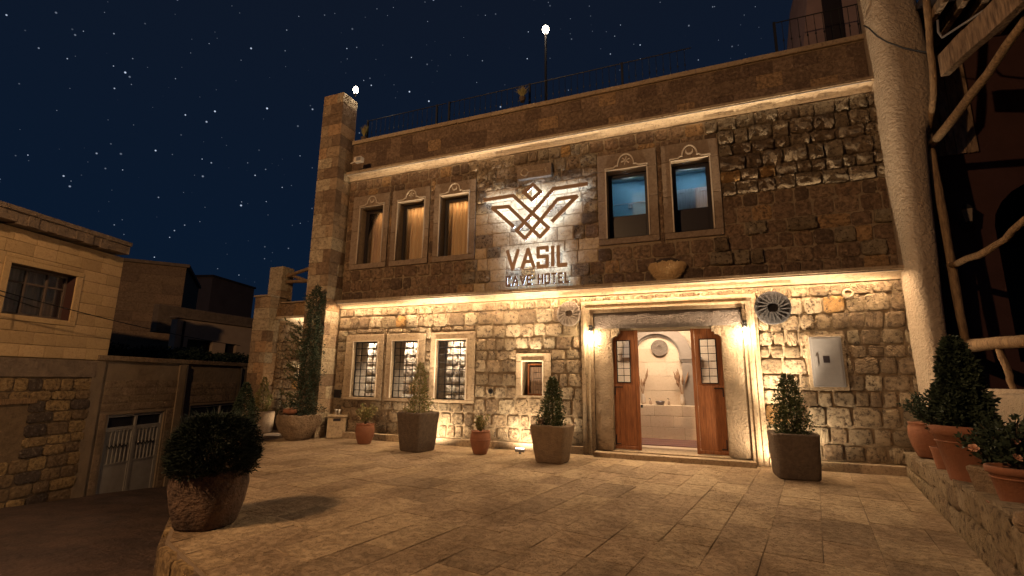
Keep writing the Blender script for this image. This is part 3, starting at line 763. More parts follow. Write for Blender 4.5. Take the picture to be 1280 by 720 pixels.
# door leaves
def leaf(xc0, xc1, side, yy):
    z0, z1 = .14, 2.60; w = xc1-xc0
    body = MB(); fx0, fx1 = xc0+.17*w, xc1-.2*w; gz0, gz1 = z0+.54*(z1-z0), z0+.90*(z1-z0)
    # body with a glazed opening: stiles, rails, vertical planks below
    body.box(xc0, fx0, yy, yy+.05, z0, z1); body.box(fx1, xc1, yy, yy+.05, z0, z1)
    body.box(fx0, fx1, yy, yy+.05, gz1, z1); body.box(fx0, fx1, yy, yy+.05, z0, gz0)
    d = body.build('door', M['wood'], hotel); d['label'] = 'left wooden door leaf' if side < 0 else 'right wooden door leaf'
    np_ = 4
    for k in range(np_):
        a = xc0+w*k/np_; b = xc0+w*(k+1)/np_
        MB().cbox(a+.002, b-.002, yy-.014, yy-.001, z0+.07, gz0-.04, .004, 0).build('plank', M['wood'], d)
    MB().cbox(xc0-.005, xc1+.005, yy-.03, yy-.001, z0, z0+.065, .006, 0).build('bottom_rail', M['wood'], d)
    g = MB(); ringframe(g, fx0, fx1, gz0, gz1, .018, yy-.012, yy+.02)
    g.box((fx0+fx1)/2-.006, (fx0+fx1)/2+.006, yy, yy+.012, gz0, gz1)
    for k in range(1, 6): z = gz0+(gz1-gz0)*k/6; g.box(fx0, fx1, yy, yy+.012, z-.006, z+.006)
    g.build('lattice', M['black'], d); MB().box(fx0+.01, fx1-.01, yy+.024, yy+.028, gz0, gz1).build('pane', M['glass'], d)
    hx = xc0+.02 if side < 0 else xc1-.02; s = 1 if side < 0 else -1
    h = MB()
    h.box(*sorted((hx, hx+s*.17)), yy-.022, yy-.014, gz0-.10, gz0-.08); h.box(*sorted((hx, hx+s*.02)), yy-.022, yy-.014, gz0-.25, gz0-.08)
    h.box(*sorted((hx, hx+s*.02)), yy-.022, yy-.014, z0+.09, z0+.28); h.box(*sorted((hx, hx+s*.10)), yy-.022, yy-.014, z0+.09, z0+.11)
    h.build('strap_hinge', M['black'], d)
    st = MB()
    for k in range(3): st.lathe([(.012, 0), (.008, .006), (0, .009)], 8)
    return d
leaf(-1.765, -1.31, -1, .06); leaf(-.12, .375, 1, .06)
for xx in (-1.305, -.19):
    MB().box(xx, xx+.065, .05, .12, .13, 2.62).build('door_frame', M['wood'], hotel)
MB().lathe([(.0, -.03), (.02, -.03), (.026, 0), (.02, .03), (0, .03)], 10, -1.2, .03, 1.0).build('door_knob', M['black'], hotel)
# ---- lobby
LY = 2.75
M['lobby'] = stone_mat('lobby_limestone', [(0, (.62, .50, .38)), (.5, (.66, .545, .42)), (.8, (.57, .45, .34))], rough=.005, chisel=.003, pit=.004, spots=.08, dark=(.45, .33, .24))
lob = MB(); lob.box(-4.0, 1.6, LY, LY+.1, .1, 3.3); lob.box(-4.0, -3.9, .5, LY, .1, 3.3); lob.box(1.5, 1.6, .5, LY, .1, 3.3); lob.box(-3.9, 1.5, .5, LY, 3.2, 3.3)
lw = lob.build('lobby_wall', M['lobby'], hotel)
rl = random.Random(5)
for za, zb in courses(.2, 2.35, .36, rl, .03):
    x = -3.0+rl.uniform(0, .4)
    while x < 1.3:
        w = rl.uniform(.5, .8); MB().cbox(x+.003, x+w-.003, LY-.025, LY-.001, za+.003, zb-.003, .006, .001, rl).build('stone_tile', M['lobby'], lw); x += w
MB().box(-3.9, 1.5, .62, LY, -.05, .128).build('lobby_floor', M['lobby'], hotel)
def lp(px, py, y=LY): p = fp(px, py, y); return p.x, p.z
# arch moulding: blind arch spanning the view, right pier
ac = MB(); (ax, az) = lp(821, 447); ar = abs(lp(852, 447)[0]-ax)
for k in range(16):
    a0, a1 = math.pi*k/16, math.pi*(k+1)/16
    for rr0, rr1, yy in ((ar*1.0, ar*1.42, LY-.16), (ar*.91, ar*1.0, LY-.07)):
        ac.prism([(ax+rr0*math.cos(a0), az+rr0*math.sin(a0)), (ax+rr1*math.cos(a0), az+rr1*math.sin(a0)), (ax+rr1*math.cos(a1), az+rr1*math.sin(a1)), (ax+rr0*math.cos(a1), az+rr0*math.sin(a1))][::-1], yy, LY-.026)
px0 = lp(853, 460)[0]
ac.box(px0, px0+.42, LY-.16, LY-.026, .92, az-.06); ac.box(px0-.06, px0+.48, LY-.2, LY-.026, az-.06, az); ac.box(px0-.03, px0+.45, LY-.18, LY-.026, az-.11, az-.06)
ac.build('lobby_arch', simple_mat('grey_arch_stone', (.27, .225, .19), .9, .1, 5, .006), hotel)
lx = lp(803, 512)
cnt = MB().box(-2.6, 1.4, LY-.40, LY-.03, .13, .92).build('stone_counter', M['joint'], hotel)
for za, zb in ((.13, .40), (.40, .67), (.67, .93)):
    x = -2.6
    while x < 1.35:
        w = min(rl.uniform(.45, .8), 1.4-x); MB().cbox(x+.003, x+w-.003, LY-.43, LY-.035, za+.003, zb-.003, .006, .001, rl).build('stone_tile', M['lobby'], cnt); x += w
mc = lp(823, 435); tag(MB().lathe([(.0, 0), (.20, 0), (.21, .02), (.21, .06), (.06, .065), (.06, .03), (0, .03)], 24).build('millstone', M['millstone'], None, loc=(mc[0]+.03, LY-.03, mc[1]), rot=(R(90), 0, 0)),
    'small grey millstone on the pale lobby wall inside the doorway', 'millstone')
yc = LY-.25
def onc(px): return fp(px, 500, yc).x
for px, lab in ((813, 'small dark topped soap dispenser on the lobby counter, left of the metal bowl'), (836, 'small dark topped soap dispenser on the lobby counter, right of the metal bowl')):
    b = empty('soap_dispenser', (onc(px), yc, .93), label=lab, cat='dispenser', group='soap dispensers on the lobby counter')
    MB().lathe([(.03, 0), (.033, .01), (.033, .08), (.012, .1), (.012, .115)], 12).build('bottle', simple_mat('amber_bottle', (.35, .25, .18), .3, .1, 8, 0), b, True)
    t_ = MB(); t_.tube([(0, 0, .11), (0, 0, .15)], .006, 6); t_.tube([(0, 0, .15), (-.04, 0, .15)], .008, 6); t_.build('pump', M['black'], b)
b = MB().lathe([(.0, 0), (.08, 0), (.11, .06), (.11, .09), (.095, .09), (.07, .03), (0, .02)], 20).build('metal_bowl', simple_mat('dull_metal', (.16, .14, .14), .35, .1, 8, 0, .8), None, True, (onc(825), yc, .93))
tag(b, 'low dark metal bowl on the pale lobby counter', 'bowl')
M['reed'] = simple_mat('dry_reed', (.32, .19, .11), .9, .3, 30, .002)
def reeds(px, lab, hz=.93):
    v = empty('reed_vase', (onc(px), yc+.05, hz), label=lab, cat='vase', group='vases of dried reeds in the lobby')
    MB().lathe([(.04, 0), (.055, .05), (.05, .18), (.03, .24), (.034, .26)], 14).build('vase', simple_mat('white_vase', (.5, .42, .35), .6, .1, 8, 0), v, True)
    g = MB()
    for k in range(7):
        a = rnd.uniform(0, 6.28); l = rnd.uniform(.35, .62); tx, ty = .16*math.cos(a), .05*math.sin(a)
        g.tube([(0, 0, .2), (tx*.5, ty*.5, .2+l*.6), (tx, ty, .2+l)], [.004, .004, .002], 5)
        g.tube([(tx*.55, ty*.55, .2+l*.62), (tx*.8, ty*.8, .2+l*.85), (tx*1.1, ty*1.1, .2+l*1.15)], [.012, .032, .004], 6)
    g.build('dried_reeds', M['reed'], v)
reeds(853, 'slim vase of dried brown reeds beside the lobby pier'); reeds(804, 'vase of dried reeds mostly hidden by the left door leaf')
def rug_mat():
    m, t, b = newmat('kilim'); tcn = nnode(t, 'ShaderNodeNewGeometry'); sp = nnode(t, 'ShaderNodeSeparateXYZ'); t.links.new(tcn.outputs['Position'], sp.inputs[0])
    s = mth('FRACT', mth('MULTIPLY', sp.outputs[1], 2.3, tree=t), tree=t)
    col = ramp(t, s, [(0, (.20, .07, .045)), (.3, (.045, .05, .08)), (.42, (.35, .27, .2)), (.48, (.18, .06, .04)), (.75, (.06, .05, .06)), (.9, (.25, .12, .07))], 'CONSTANT')
    col = mixc(t, mth('MULTIPLY', nz(t, tcn.outputs['Position'], 30, 2), .25, tree=t), col, (.05, .04, .05)); t.links.new(col, b.inputs['Base Color']); b.inputs['Roughness'].default_value = .95; return m
rg = MB(); rg.cbox(-2.2, 1.0, .95, 2.25, .132, .145, .004, 0); tag(rg.build('rug', rug_mat()), 'striped dark red and blue kilim rug on the lobby floor', 'rug')
lamp('AREA', 'lobby_light', (-.9, 1.6, 3.15), 115, (1, .76, .52), target=(-.9, 1.75, 0), size=1.4, sizey=.8)

# ---- corner pillar and the lower wing to its left
def block_pillar(name, x0, x1, y0, y1, z0, z1, m, rh=.335, label=None, r=None):
    r = r or rs
    core = MB().box(x0+.015, x1-.015, y0+.015, y1-.01, z0, z1-.01).build(name, M['mortar'], hotel)
    if label: core['label'] = label
    for k, (za, zb) in enumerate(courses(z0, z1, rh, r, .08)):
        xm = x0+(x1-x0)*(r.uniform(.32, .42) if k % 2 else r.uniform(.58, .68))
        MB().cbox(x0, xm-.003, y0, y1, za+.003, zb-.003, .008, .003, r).build('block', m, core)
        if r.random() < .55:
            ym = y0+(y1-y0)*r.uniform(.35, .6)
            MB().cbox(xm+.003, x1, y0, ym-.003, za+.003, zb-.003, .008, .003, r).build('block', m, core)
            MB().cbox(xm+.003, x1-.001, ym+.003, y1, za+.003, zb-.003, .008, .003, r).build('block', m, core)
        else: MB().cbox(xm+.003, x1, y0, y1, za+.003, zb-.003, .008, .003, r).build('block', m, core)
block_pillar('corner_pillar', -9.88, -9.16, -.5, .08, 0, 9.63, M['cream'], label='tall square corner pillar rising above the roof')
WY = .30; wa, wb = fp(320, 368, WY).x, fp(339, 368, WY).x; wz = fp(339, 368, WY).z
block_pillar('wing_pillar', wa, wb, WY, WY+.6, 0, wz-.05, M['cream'])
MB().cbox(wa-.04, wb+.04, WY-.04, WY+.64, wz-.048, wz, .01, .003).build('pillar_cap', M['dressed'], hotel)
wg = MB(); wg.box(wb, -9.8, .75, 1.2, -.3, 3.75); wing = wg.build('wing_wall', M['mortar'], hotel)
wrects = [(*q, 'rough' if rs.random() < .35 else 'std', rs.uniform(.04, .07), M['rubble']) for q in split_rect(wb+.01, -9.8, 0, 3.1, [], courses(0, 3.1, .29, rs), .3, .45, rs, .025)]
for q in wrects:
    vs_k = unit_mesh(q[4], rs.randrange(24), q[6]); link_mesh('stone', vs_k, None, wing, ((q[0]+q[1])/2, .75, (q[2]+q[3])/2), (0, 0, 0), (q[1]-q[0], q[5], q[3]-q[2]))
for q in split_rect(wb+.01, -9.8, 3.34, 3.74, [], [(3.34, 3.74)], .5, .8, rs, .01):
    link_mesh('block', unit_mesh('std', rs.randrange(24), M['ashlar']), None, wing, ((q[0]+q[1])/2, .75, (q[2]+q[3])/2), (0, 0, 0), (q[1]-q[0], .03, q[3]-q[2]))
c2 = MB(); prof = [(.75, 3.33), (.57, 3.33), (.57, 3.26)]+[(.59+.13*math.sin(i/6*math.pi/2), 3.25-.1*(1-math.cos(i/6*math.pi/2))) for i in range(7)]+[(.75, 3.13)]
c2.extrude_x(prof, wb+.02, -9.8, 4, .002); c2.build('cornice_block', M['dressed'], hotel)
MB().cbox(wb+.01, -9.8, .68, 1.2, 3.752, 3.80, .01, .002).build('coping_slab', M['dressed'], hotel)
# balcony post and log rails above the wing
bx = fp(337, 335, .8); bx2 = 0
bp = MB(); 
p0, p1 = fp(337, 345, .75), fp(353, 345, .75); zt = fp(340, 334, .75).z
block_pillar('balcony_post', p0.x, p1.x, .75, 1.2, 3.8, zt, M['cream'], .4)
for (a, b) in (((352, 348), (392, 334)), ((352, 353), (392, 351))):
    q0, q1 = fp(*a, .95), fp(*b, .95); MB().tube([q0, (q0+q1)/2+Vector((0, 0, .01)), q1], [.06, .055, .06], 8).build('log_rail', M['log'], hotel)
q0, q1 = fp(352, 347, .35), fp(384, 353, .35)
MB().tube([fp(353, 340, 1.0), fp(386, 352, 1.0)], .05, 8).build('log_rail', M['log'], hotel)

# ================================================================== SIGN
SY = -.19
M['letter'] = simple_mat('bronze_letter', (.19, .105, .055), .5, .08, 8, 0)
M['halo'] = emit_mat('sign_backlight', (.66, .80, 1), 18); M['halo2'] = emit_mat('text_backlight', (.62, .78, 1), 8)
sign = empty('hotel_sign', (-3.5, -.1, 3.65), label='backlit hotel sign with geometric bird emblem above the words VASIL CAVE HOTEL', cat='sign')
def sg(x, y): p = fp(600+x/4.647, 215+y/4.645, SY); return (p.x+3.5, p.z-3.65)
emb = [[(25, 162), (191, 136), (397, 323), (347, 376), (165, 200), (72, 208), (193, 315)],
       [(620, 68), (425, 98), (214, 340), (262, 386), (450, 158), (562, 140), (421, 284)],
       [(307, 73), (352, 114), (301, 162), (257, 119), (307, 73)]]
def loc_y(y): return y+.1
def strokes(lines, w, name, halo_w=None, hm='halo'):
    a = MB(); h = MB()
    i_ = 0
    for ln in lines:
        for p, q in zip(ln, ln[1:]):
            i_ += 1; strip(a, p, q, w, loc_y(SY)-.0009*i_, loc_y(SY)+.03-.0007*i_); strip(h, p, q, halo_w or w*.7, loc_y(-.15)-.0005*i_, loc_y(-.135)-.0005*i_)
    o = a.build(name, M['letter'], sign); h.build('backlight', M[hm], o)
    return o
strokes([[sg(*p) for p in ln] for ln in emb], .086, 'bird_emblem')
GL = {'V': ([[(0, 1), (.5, 0), (1, 1)]], .62), 'A': ([[(0, 0), (.5, 1), (1, 0)], [(.22, .32), (.78, .32)]], .66),
      'S': ([[(1, .82), (1, 1), (0, 1), (0, .52), (1, .52), (1, 0), (0, 0), (0, .2)]], .5), 'I': ([[(.5, 0), (.5, 1)]], .12), 'L': ([[(0, 1), (0, 0), (1, 0)]], .42),
      'C': ([[(1, .82), (1, 1), (0, 1), (0, 0), (1, 0), (1, .18)]], .5), 'E': ([[(1, 1), (0, 1), (0, 0), (1, 0)], [(0, .5), (.85, .5)]], .44),
      'H': ([[(0, 0), (0, 1)], [(1, 0), (1, 1)], [(0, .5), (1, .5)]], .5), 'O': ([[(0, 0), (1, 0), (1, 1), (0, 1), (0, 0)]], .5), 'T': ([[(0, 1), (1, 1)], [(.5, 1), (.5, 0)]], .5), ' ': ([], .25)}
def write(text, x0, x1, z0, z1, w, gapk=.26):
    H = z1-z0; tot = sum(GL[c][1] for c in text)+gapk*(len(text)-1); k = (x1-x0)/tot; x = x0
    for c in text:
        ln, wd = GL[c]
        if ln:
            o = strokes([[(x+p[0]*wd*k, z0+p[1]*H) for p in l] for l in ln], w, 'letter', w*.6, 'halo' if w > .05 else 'halo2'); o['label'] = 'bronze letter '+c
        x += (wd+gapk)*k
a = fp(632, 312, SY); b = fp(709, 331, SY)
va0, va1 = sg(160, 470), sg(500, 540); vt = (sg(150, 462)[1]+sg(462, 428)[1])/2; vb = (sg(172, 562)[1]+sg(500, 535)[1])/2
write('VASIL', sg(158, 500)[0], sg(500, 500)[0], vb, vt, .08, .24)
ct = (sg(152, 610)[1]+sg(512, 583)[1])/2; cb = (sg(155, 660)[1]+sg(515, 632)[1])/2
write('CAVE HOTEL', sg(153, 630)[0], sg(515, 610)[0], cb, ct, .036, .34)
rl_ = MB(); rl_.box(sg(180, 565)[0], sg(508, 535)[0], loc_y(SY)+.005, loc_y(SY)+.025, vb-.055, vb-.04); rl_.box(sg(153, 660)[0], sg(518, 632)[0], loc_y(SY)+.005, loc_y(SY)+.02, cb-.035, cb-.022)
rl_.build('letter_rail', M['letter'], sign)
lamp('AREA', 'sign_glow', (-3.55, -.30, 5.35), 0.001, COOL, target=(-3.55, 0, 5.35), size=.5, sizey=.5)

# carved key plaque
kp = empty('key_plaque', (0, 0, 0), label='small dark stone plaque carved with a key, above the bird emblem', cat='plaque')
q = [fp(*p, -.06) for p in ((648, 211), (690, 204), (690, 220), (651, 228))]
kx0, kx1, kz0, kz1 = q[0].x, q[1].x, q[2].z, q[0].z
MB().cbox(kx0, kx1, -.14, -.02, kz0, kz1, .01, .003).build('slab', M['dressed_dark'], kp)
ky = MB(); kc = (kx0+.19, (kz0+kz1)/2)
ky.tube([(kc[0]+.09*math.cos(t_), -.142, kc[1]+.09*math.sin(t_)) for t_ in [i*math.pi/8 for i in range(17)]], .018, 6)
ky.box(kc[0]+.09, kx1-.12, -.155, -.139, kc[1]-.014, kc[1]+.014); ky.box(kx1-.2, kx1-.17, -.155, -.139, kc[1]-.06, kc[1]+.06); ky.box(kx1-.14, kx1-.11, -.155, -.139, kc[1]-.06, kc[1]+.06)
ky.build('key', M['dressed'], kp)

# millstones either side of the portal
def mill(px, py, rpx, lab, m, grooves=True):
    p = fp(px, py, -.1); r_ = rpx*mpp(p)
    t_ = empty('millstone', (p.x, -.04, p.z), label=lab, cat='millstone', group='old millstones set in the facade')
    s_ = MB().lathe([(r_, 0), (r_*1.0, .05), (r_*.96, .07), (r_*.27, .075), (r_*.25, .03), (0, .03)], 28, jit=.03); s_.build('disc', m, t_, False, rot=(R(90), 0, 0))
    g = MB()
    for k in range(18):
        a = k*math.pi/9; strip(g, (r_*.33*math.cos(a), r_*.33*math.sin(a)), (r_*.9*math.cos(a+.25), r_*.9*math.sin(a+.25)), r_*.06, -.10, -.07)
    g.build('groove_ridges', m, t_)['kind'] = 'stuff'
mill(711, 392, 15.5, 'round grey grooved millstone on the wall left of the lit doorway', M['millstone'])
mill(966, 384.5, 21, 'large dark rough millstone on the wall right of the lit doorway', M['millstone_dark'])
# straw nest / basket on the upper wall
nc = fp(834, 337, -.1); nb = MB(); r3 = random.Random(2)
M['straw'] = simple_mat('straw', (.50, .34, .17), .95, .2, 40, .004)
nest = empty('straw_nest', (nc.x, -.04, nc.z), label='heart-shaped straw bird nest with dark hollow on the upper wall over the doorway', cat='nest')
base = MB(); n = 28; prof_ = []
for j in range(9):
    for k in range(n):
        a = 2*math.pi*k/n; rr = math.sin(j/8*math.pi/2); sx = .355*(1 if math.sin(a) > 0 else 1-.35*(-math.sin(a))); sz = .21 if math.sin(a) > 0 else .36
        y = -.17*math.cos(j/8*math.pi/2)
        base.v.append((sx*rr*math.cos(a), y, sz*rr*math.sin(a)+.05))
for j in range(8):
    for k in range(n): base.f.append((j*n+k, j*n+(k+1) % n, (j+1)*n+(k+1) % n, (j+1)*n+k))
base.build('body', simple_mat('nest_hollow', (.05, .036, .026), 1, .2, 20, .01), nest)
for k in range(4200):
    a = r3.uniform(0, 2*math.pi); q_ = r3.uniform(.0, 1.0)**.5
    if math.sin(a)*q_ > .42+.08*math.sin(a*7): continue
    sx = .36*(1 if math.sin(a) > 0 else 1-.35*(-math.sin(a))); sz = .21 if math.sin(a) > 0 else .37
    c0 = Vector((sx*q_*math.cos(a), -.17*math.sqrt(max(0, 1-q_*q_))-.014, sz*q_*math.sin(a)+.05)); d0 = Vector((r3.uniform(-1, 1), r3.uniform(-.4, .1), r3.uniform(-1, 1))).normalized()*.035
    s0 = Vector((0, 0, .004)) if abs(d0.x) > abs(d0.z) else Vector((.004, 0, 0))
    nb.add([c0-d0-s0, c0-d0+s0, c0+d0+s0, c0+d0-s0], [(0, 1, 2, 3)])
nb.build('straw', M['straw'], nest)['kind'] = 'stuff'

# electric cabinet right of the door, small fixtures
eb = empty('electric_cabinet', label='grey metal electric cabinet with square hole set in the wall right of the door', cat='cabinet')
x0, x1, z0, z1 = box_px((1011.5, 420.5), (1051, 421.5), (1057, 484), (1016, 483.5), y=-.08)
M['galv'] = simple_mat('galvanised_metal', (.22, .21, .21), .6, .15, 8, .001, .25, dark=(.14, .135, .135))
MB().cbox(x0-.05, x1+.05, -.085, .0, z0-.06, z1+.04, .01, .002).build('mortar_bed', M['mortar'], eb)
MB().cbox(x0, x1, -.11, -.04, z0, z1, .006, 0).build('frame', M['galv'], eb)
dr = MB().cbox(x0+.035, x1-.035, -.118, -.1101, z0+.035, z1-.035, .002, 0).build('door', M['galv'], eb)
MB().box((x0+x1)/2-.06, (x0+x1)/2+.04, -.1205, -.118, (z0+z1)/2-.02, (z0+z1)/2+.1).build('meter_window', M['darkframe'], dr)
MB().box(x0+.07, x0+.10, -.135, -.118, (z0+z1)/2-.1, (z0+z1)/2+.1).build('handle', M['galv'], dr)
for px, py, s, lab in ((422, 492, .10, 'small black square vent low on the wall beside the corner pillar'),):
    p = fp(px, py, -.05); v_ = MB(); ringframe(v_, p.x-s, p.x+s, p.z-s, p.z+s, .02, -.08, -.0); o = v_.build('wall_vent', M['black']); tag(o, lab, 'vent'); MB().box(p.x-s+.02, p.x+s-.02, -.06, -.04, p.z-s+.02, p.z+s-.02).build('grille', M['darkframe'], o)
for px, py, lab in ((613, 489, 'small dark pipe hole in the stone wall between the barred windows and the niche'), (1078, 318, 'dark round pipe hole high in the rough stone wall')):
    p = fp(px, py, -.07) if px < 1000 else fp(1026, 185, -.07)
    tag(MB().lathe([(.055, 0), (.06, .03), (.045, .035), (.04, .005), (0, .004)], 14).build('pipe_hole', M['black'], None, loc=(p.x, -.04, p.z), rot=(R(90), 0, 0)), lab, 'pipe')
p = fp(1060.5, 366.5, -.1)
tag(MB().lathe([(.085, 0), (.09, .05), (.06, .06), (.05, .03), (0, .03)], 18).build('round_spout', M['dressed'], None, loc=(p.x, -.04, p.z), rot=(R(90), 0, 0)), 'pale round carved stone boss just under the lower cornice on the right', 'boss')

# portal lamps
def portal_lamp(x, lab):
    t_ = empty('wall_lamp', (x, -.2, 2.62), label=lab, cat='wall lamp', group='lamps lighting the doorway')
    MB().box(-.035, .035, -.02, .12, -.02, .05).build('bracket', M['black'], t_)
    MB().lathe([(.0, .01), (.04, .01), (.045, -.05), (.042, -.09), (0, -.09)], 14).build('shade', M['black'], t_, True)
    MB().lathe([(0, -.093), (.035, -.093), (.04, -.12), (.025, -.145), (0, -.15)], 14).build('bulb', M['bulb'], t_, True)
    lamp('POINT', 'wall_lamp_light', (x, -.27, 2.40), 62, (1, .74, .44), size=.05)
portal_lamp(-2.18, 'black wall lamp at the left end of the door lintel'); portal_lamp(.80, 'black wall lamp at the right end of the door lintel')
# ground uplights
UPN = []
def uplight(x, y, pw, lab, col=UPL, tz=2.6):
    t_ = empty('ground_uplight', (x, y, 0), label=lab, cat='spotlight', group='ground uplights along the facade')
    b_ = MB(); b_.tube([(-.10, 0, .07), (.10, 0, .07)], .035, 10); b_.box(-.02, .02, -.02, .02, 0, .05); b_.build('housing', M['galv'], t_)
    MB().box(-.09, .09, -.012, .012, .1065, .112).build('lens', M['spotlens'], t_)
    lamp('SPOT', 'uplight_glow', (x, y+.02, .15), pw, col, target=(x, .05, 1.2), size=.06, spot=160, blend=.6)
    lamp('SPOT', 'uplight_beam', (x, y+.02, .16), pw*(20 if x > 0 else 17), col, target=(x, y+.3, 6), size=.05, spot=(62 if x > 0 else 46), blend=1)
uplight(-5.88, -.60, 170, 'slim ground uplight behind the dark trough under the third barred window')
uplight(-3.62, -.60, 170, 'slim ground uplight behind the stone pot left of the doorway')
uplight(1.25, -.60, 160, 'slim ground uplight behind the dark pot right of the doorway')
uplight(-10.75, .35, 60, 'small ground uplight behind the tall climbing shrub')
# upper-level cornice light line: slim LED profile tucked under each cornice lip
def led(z, pw, x0, x1, y=-.215, col=(1, .74, .46)):
    MB().box(x0, x1, y-.008, y+.008, z+.118, z+.124).build('led_profile', M['galv'], hotel)
    lamp('AREA', 'cornice_led', ((x0+x1)/2, y-.03, z+.06), pw, col, target=((x0+x1)/2, -.05, z+.06), size=x1-x0, sizey=.02)
led(ZC1, 16, -9.1, 3.3); led(ZC2, 13, -9.1, 3.3)
lamp('AREA', 'wall_wash_fill', (-2.9, -.262, ZC1+.10), 350, (1, .69, .40), target=(-2.9, -.10, 0), size=12.2, sizey=.03)  # added lamp without a fixture, brightens the lower wall and terrace
lamp('AREA', 'wing_led', (-10.8, .53, 3.17), 6, (1, .8, .56), target=(-10.8, .75, 3.1), size=1.3, sizey=.02)

# flood lamp on the pillar
t_ = empty('flood_lamp', (-9.12, -.25, 0), label='pale box flood lamp on a short arm high on the corner pillar', cat='lamp'); pz = xp(448, 201, -8.95)
M['white'] = simple_mat('pale_casing', (.55, .47, .38), .6, .06, 6, 0)
pc = fp(449, 200, -.45); t_.location = (pc.x, pc.y, pc.z)
MB().cbox(-.13, .11, -.07, .07, -.075, .085, .02, 0).build('casing', M['white'], t_); MB().tube([(-.12, .0, -.02), (-.30, .02, -.05)], .015, 6).build('arm', M['white'], t_)
MB().cbox(-.04, .10, -.076, -.0701, -.05, .05, .002, 0).build('lamp_glass', M['galv'], t_)
# lamp on top of the pillar
p = fp(445, 108, -.2); lt = empty('pillar_lamp', (p.x, -.2, 9.63), label='lit lamp standing on top of the tall corner pillar', cat='lamp')
MB().tube([(0, 0, 0), (0, 0, .12)], .03, 8).build('stem', M['black'], lt)
MB().lathe([(0, .10), (.05, .12), (.07, .18), (.07, .24), (.04, .30), (0, .31)], 14).build('globe', M['bulb'], lt, True)
lamp('POINT', 'pillar_lamp_light', (p.x+.3, .0, 10.1), 25, (1, .8, .6), size=.05)
# lamp on a pole on the roof
p = fp(682, 37, 1.2); rlamp = empty('roof_lamp', (p.x, 1.2, ZP-.6), label='tall pole lamp with bright globe standing on the hotel roof', cat='lamp')
h_ = p.z-(ZP-.6); MB().tube([(0, 0, 0), (0, 0, h_-.12)], .035, 8).build('pole', M['black'], rlamp)
MB().lathe([(0, h_-.14), (.06, h_-.1), (.095, h_-.02), (.09, h_+.05), (.04, h_+.11), (0, h_+.12)], 14).build('globe', M['bulb'], rlamp, True)
lamp('POINT', 'roof_lamp_light', (p.x, .95, p.z-.0), 20, (1, .8, .6), size=.05)

# roof railing: posts, balusters, handrail
M['rail'] = simple_mat('dark_rail', (.03, .03, .032), .5, .1, 8, 0, .5)
def railing(name, xa, xb, y, z0, z1, lab, step=.16, post=2.4):
    t_ = empty(name, (xa, y, z0), label=lab, cat='railing', group='iron railings on the hotel roof')
    L_ = xb-xa; h = MB(); h.tube([(0, 0, z1-z0), (L_, 0, z1-z0)], .012, 8); h.build('handrail', M['rail'], t_)
    MB().tube([(0, 0, .1), (L_, 0, .1)], .014, 6).build('bottom_rail', M['rail'], t_)
    b = MB(); k = 0
    while k*step < L_: b.tube([(k*step, 0, .1), (k*step, 0, z1-z0)], .006, 5); b.lathe([(.008, 0), (.02, .03), (.008, .06)], 6, k*step, 0, .45); k += 1
    b.build('balusters', M['rail'], t_)['kind'] = 'stuff'
    k = 0
    while k*post <= L_+.01: MB().box(k*post-.025, k*post+.025, -.025, .025, 0, z1-z0+.02).build('post', M['rail'], t_); k += 1
railing('roof_railing', -9.0, -6.3, .42, ZP+.06, ZP+.95, 'thin iron railing on the roof edge beside the corner pillar')
railing('roof_railing', -6.2, .2, .42, ZP+.06, ZP+.95, 'long iron railing along the middle of the roof edge under the pole lamp')
railing('roof_railing', 1.9, 3.5, .30, ZP+.06, ZP+1.0, 'black iron railing in front of the upper room at the right of the roof', .15, 1.55)
ub = empty('roof_room', (0, 0, 0), label='dark upper room set back on the roof behind the right railing', cat='roof room')
rr_ = MB(); rr_.prism([(2.35, ZP-.6), (4.1, ZP-.6), (4.1, 12.5), (3.1, 12.5)], 1.0, 4.5); rr_.build('wall', simple_mat('mauve_render', (.20, .14, .14), .95, .2, 3, .01), ub)
MB().box(3.0, 3.35, .96, .999, ZP-.5, 10.8).build('shutter', M['darkframe'], ub)

# roof plants
def leaves(mb, pts, l, w, r, droop=0, tri=False):
    for c0, nrm in pts:
        d0 = Vector((r.gauss(0, 1), r.gauss(0, 1), r.gauss(0, 1))).normalized(); d0 = (d0*.8+nrm*.9).normalized()
        s0 = d0.cross(Vector((r.gauss(0, 1), r.gauss(0, 1), r.gauss(0, 1)))).normalized(); ll = l*r.uniform(.6, 1.3); ww = w*r.uniform(.7, 1.2)
        if tri: mb.add([c0-s0*ww/2, c0+s0*ww/2, c0+d0*ll], [(0, 1, 2)])
        else: mb.add([c0, c0+d0*ll*.5+s0*ww/2, c0+d0*ll, c0+d0*ll*.5-s0*ww/2], [(0, 1, 2, 3)])
def crown(n, prof, r, H, z0=0, lob=.25, seed=0, inner=.35, ex=1):
    pts = []
    while len(pts) < n:
        t = r.random(); rad_ = prof(t); 
        if r.random() > rad_*2.2+.15: continue
        a = r.uniform(0, 2*math.pi); q = r.uniform(inner, 1)**.6
        lb = 1+lob*noise.noise(Vector((math.cos(a)*2.2+seed, math.sin(a)*2.2, t*H*4+seed)))*1.6
        if noise.noise(Vector((math.cos(a)*3+seed*2, math.sin(a)*3, t*H*6))) > .42 and q > .6: continue
        R_ = rad_*q*lb; p = Vector((R_*math.cos(a)*ex, R_*math.sin(a), z0+t*H)); pts.append((p, Vector((math.cos(a), math.sin(a), .35)).normalized()))
    return pts
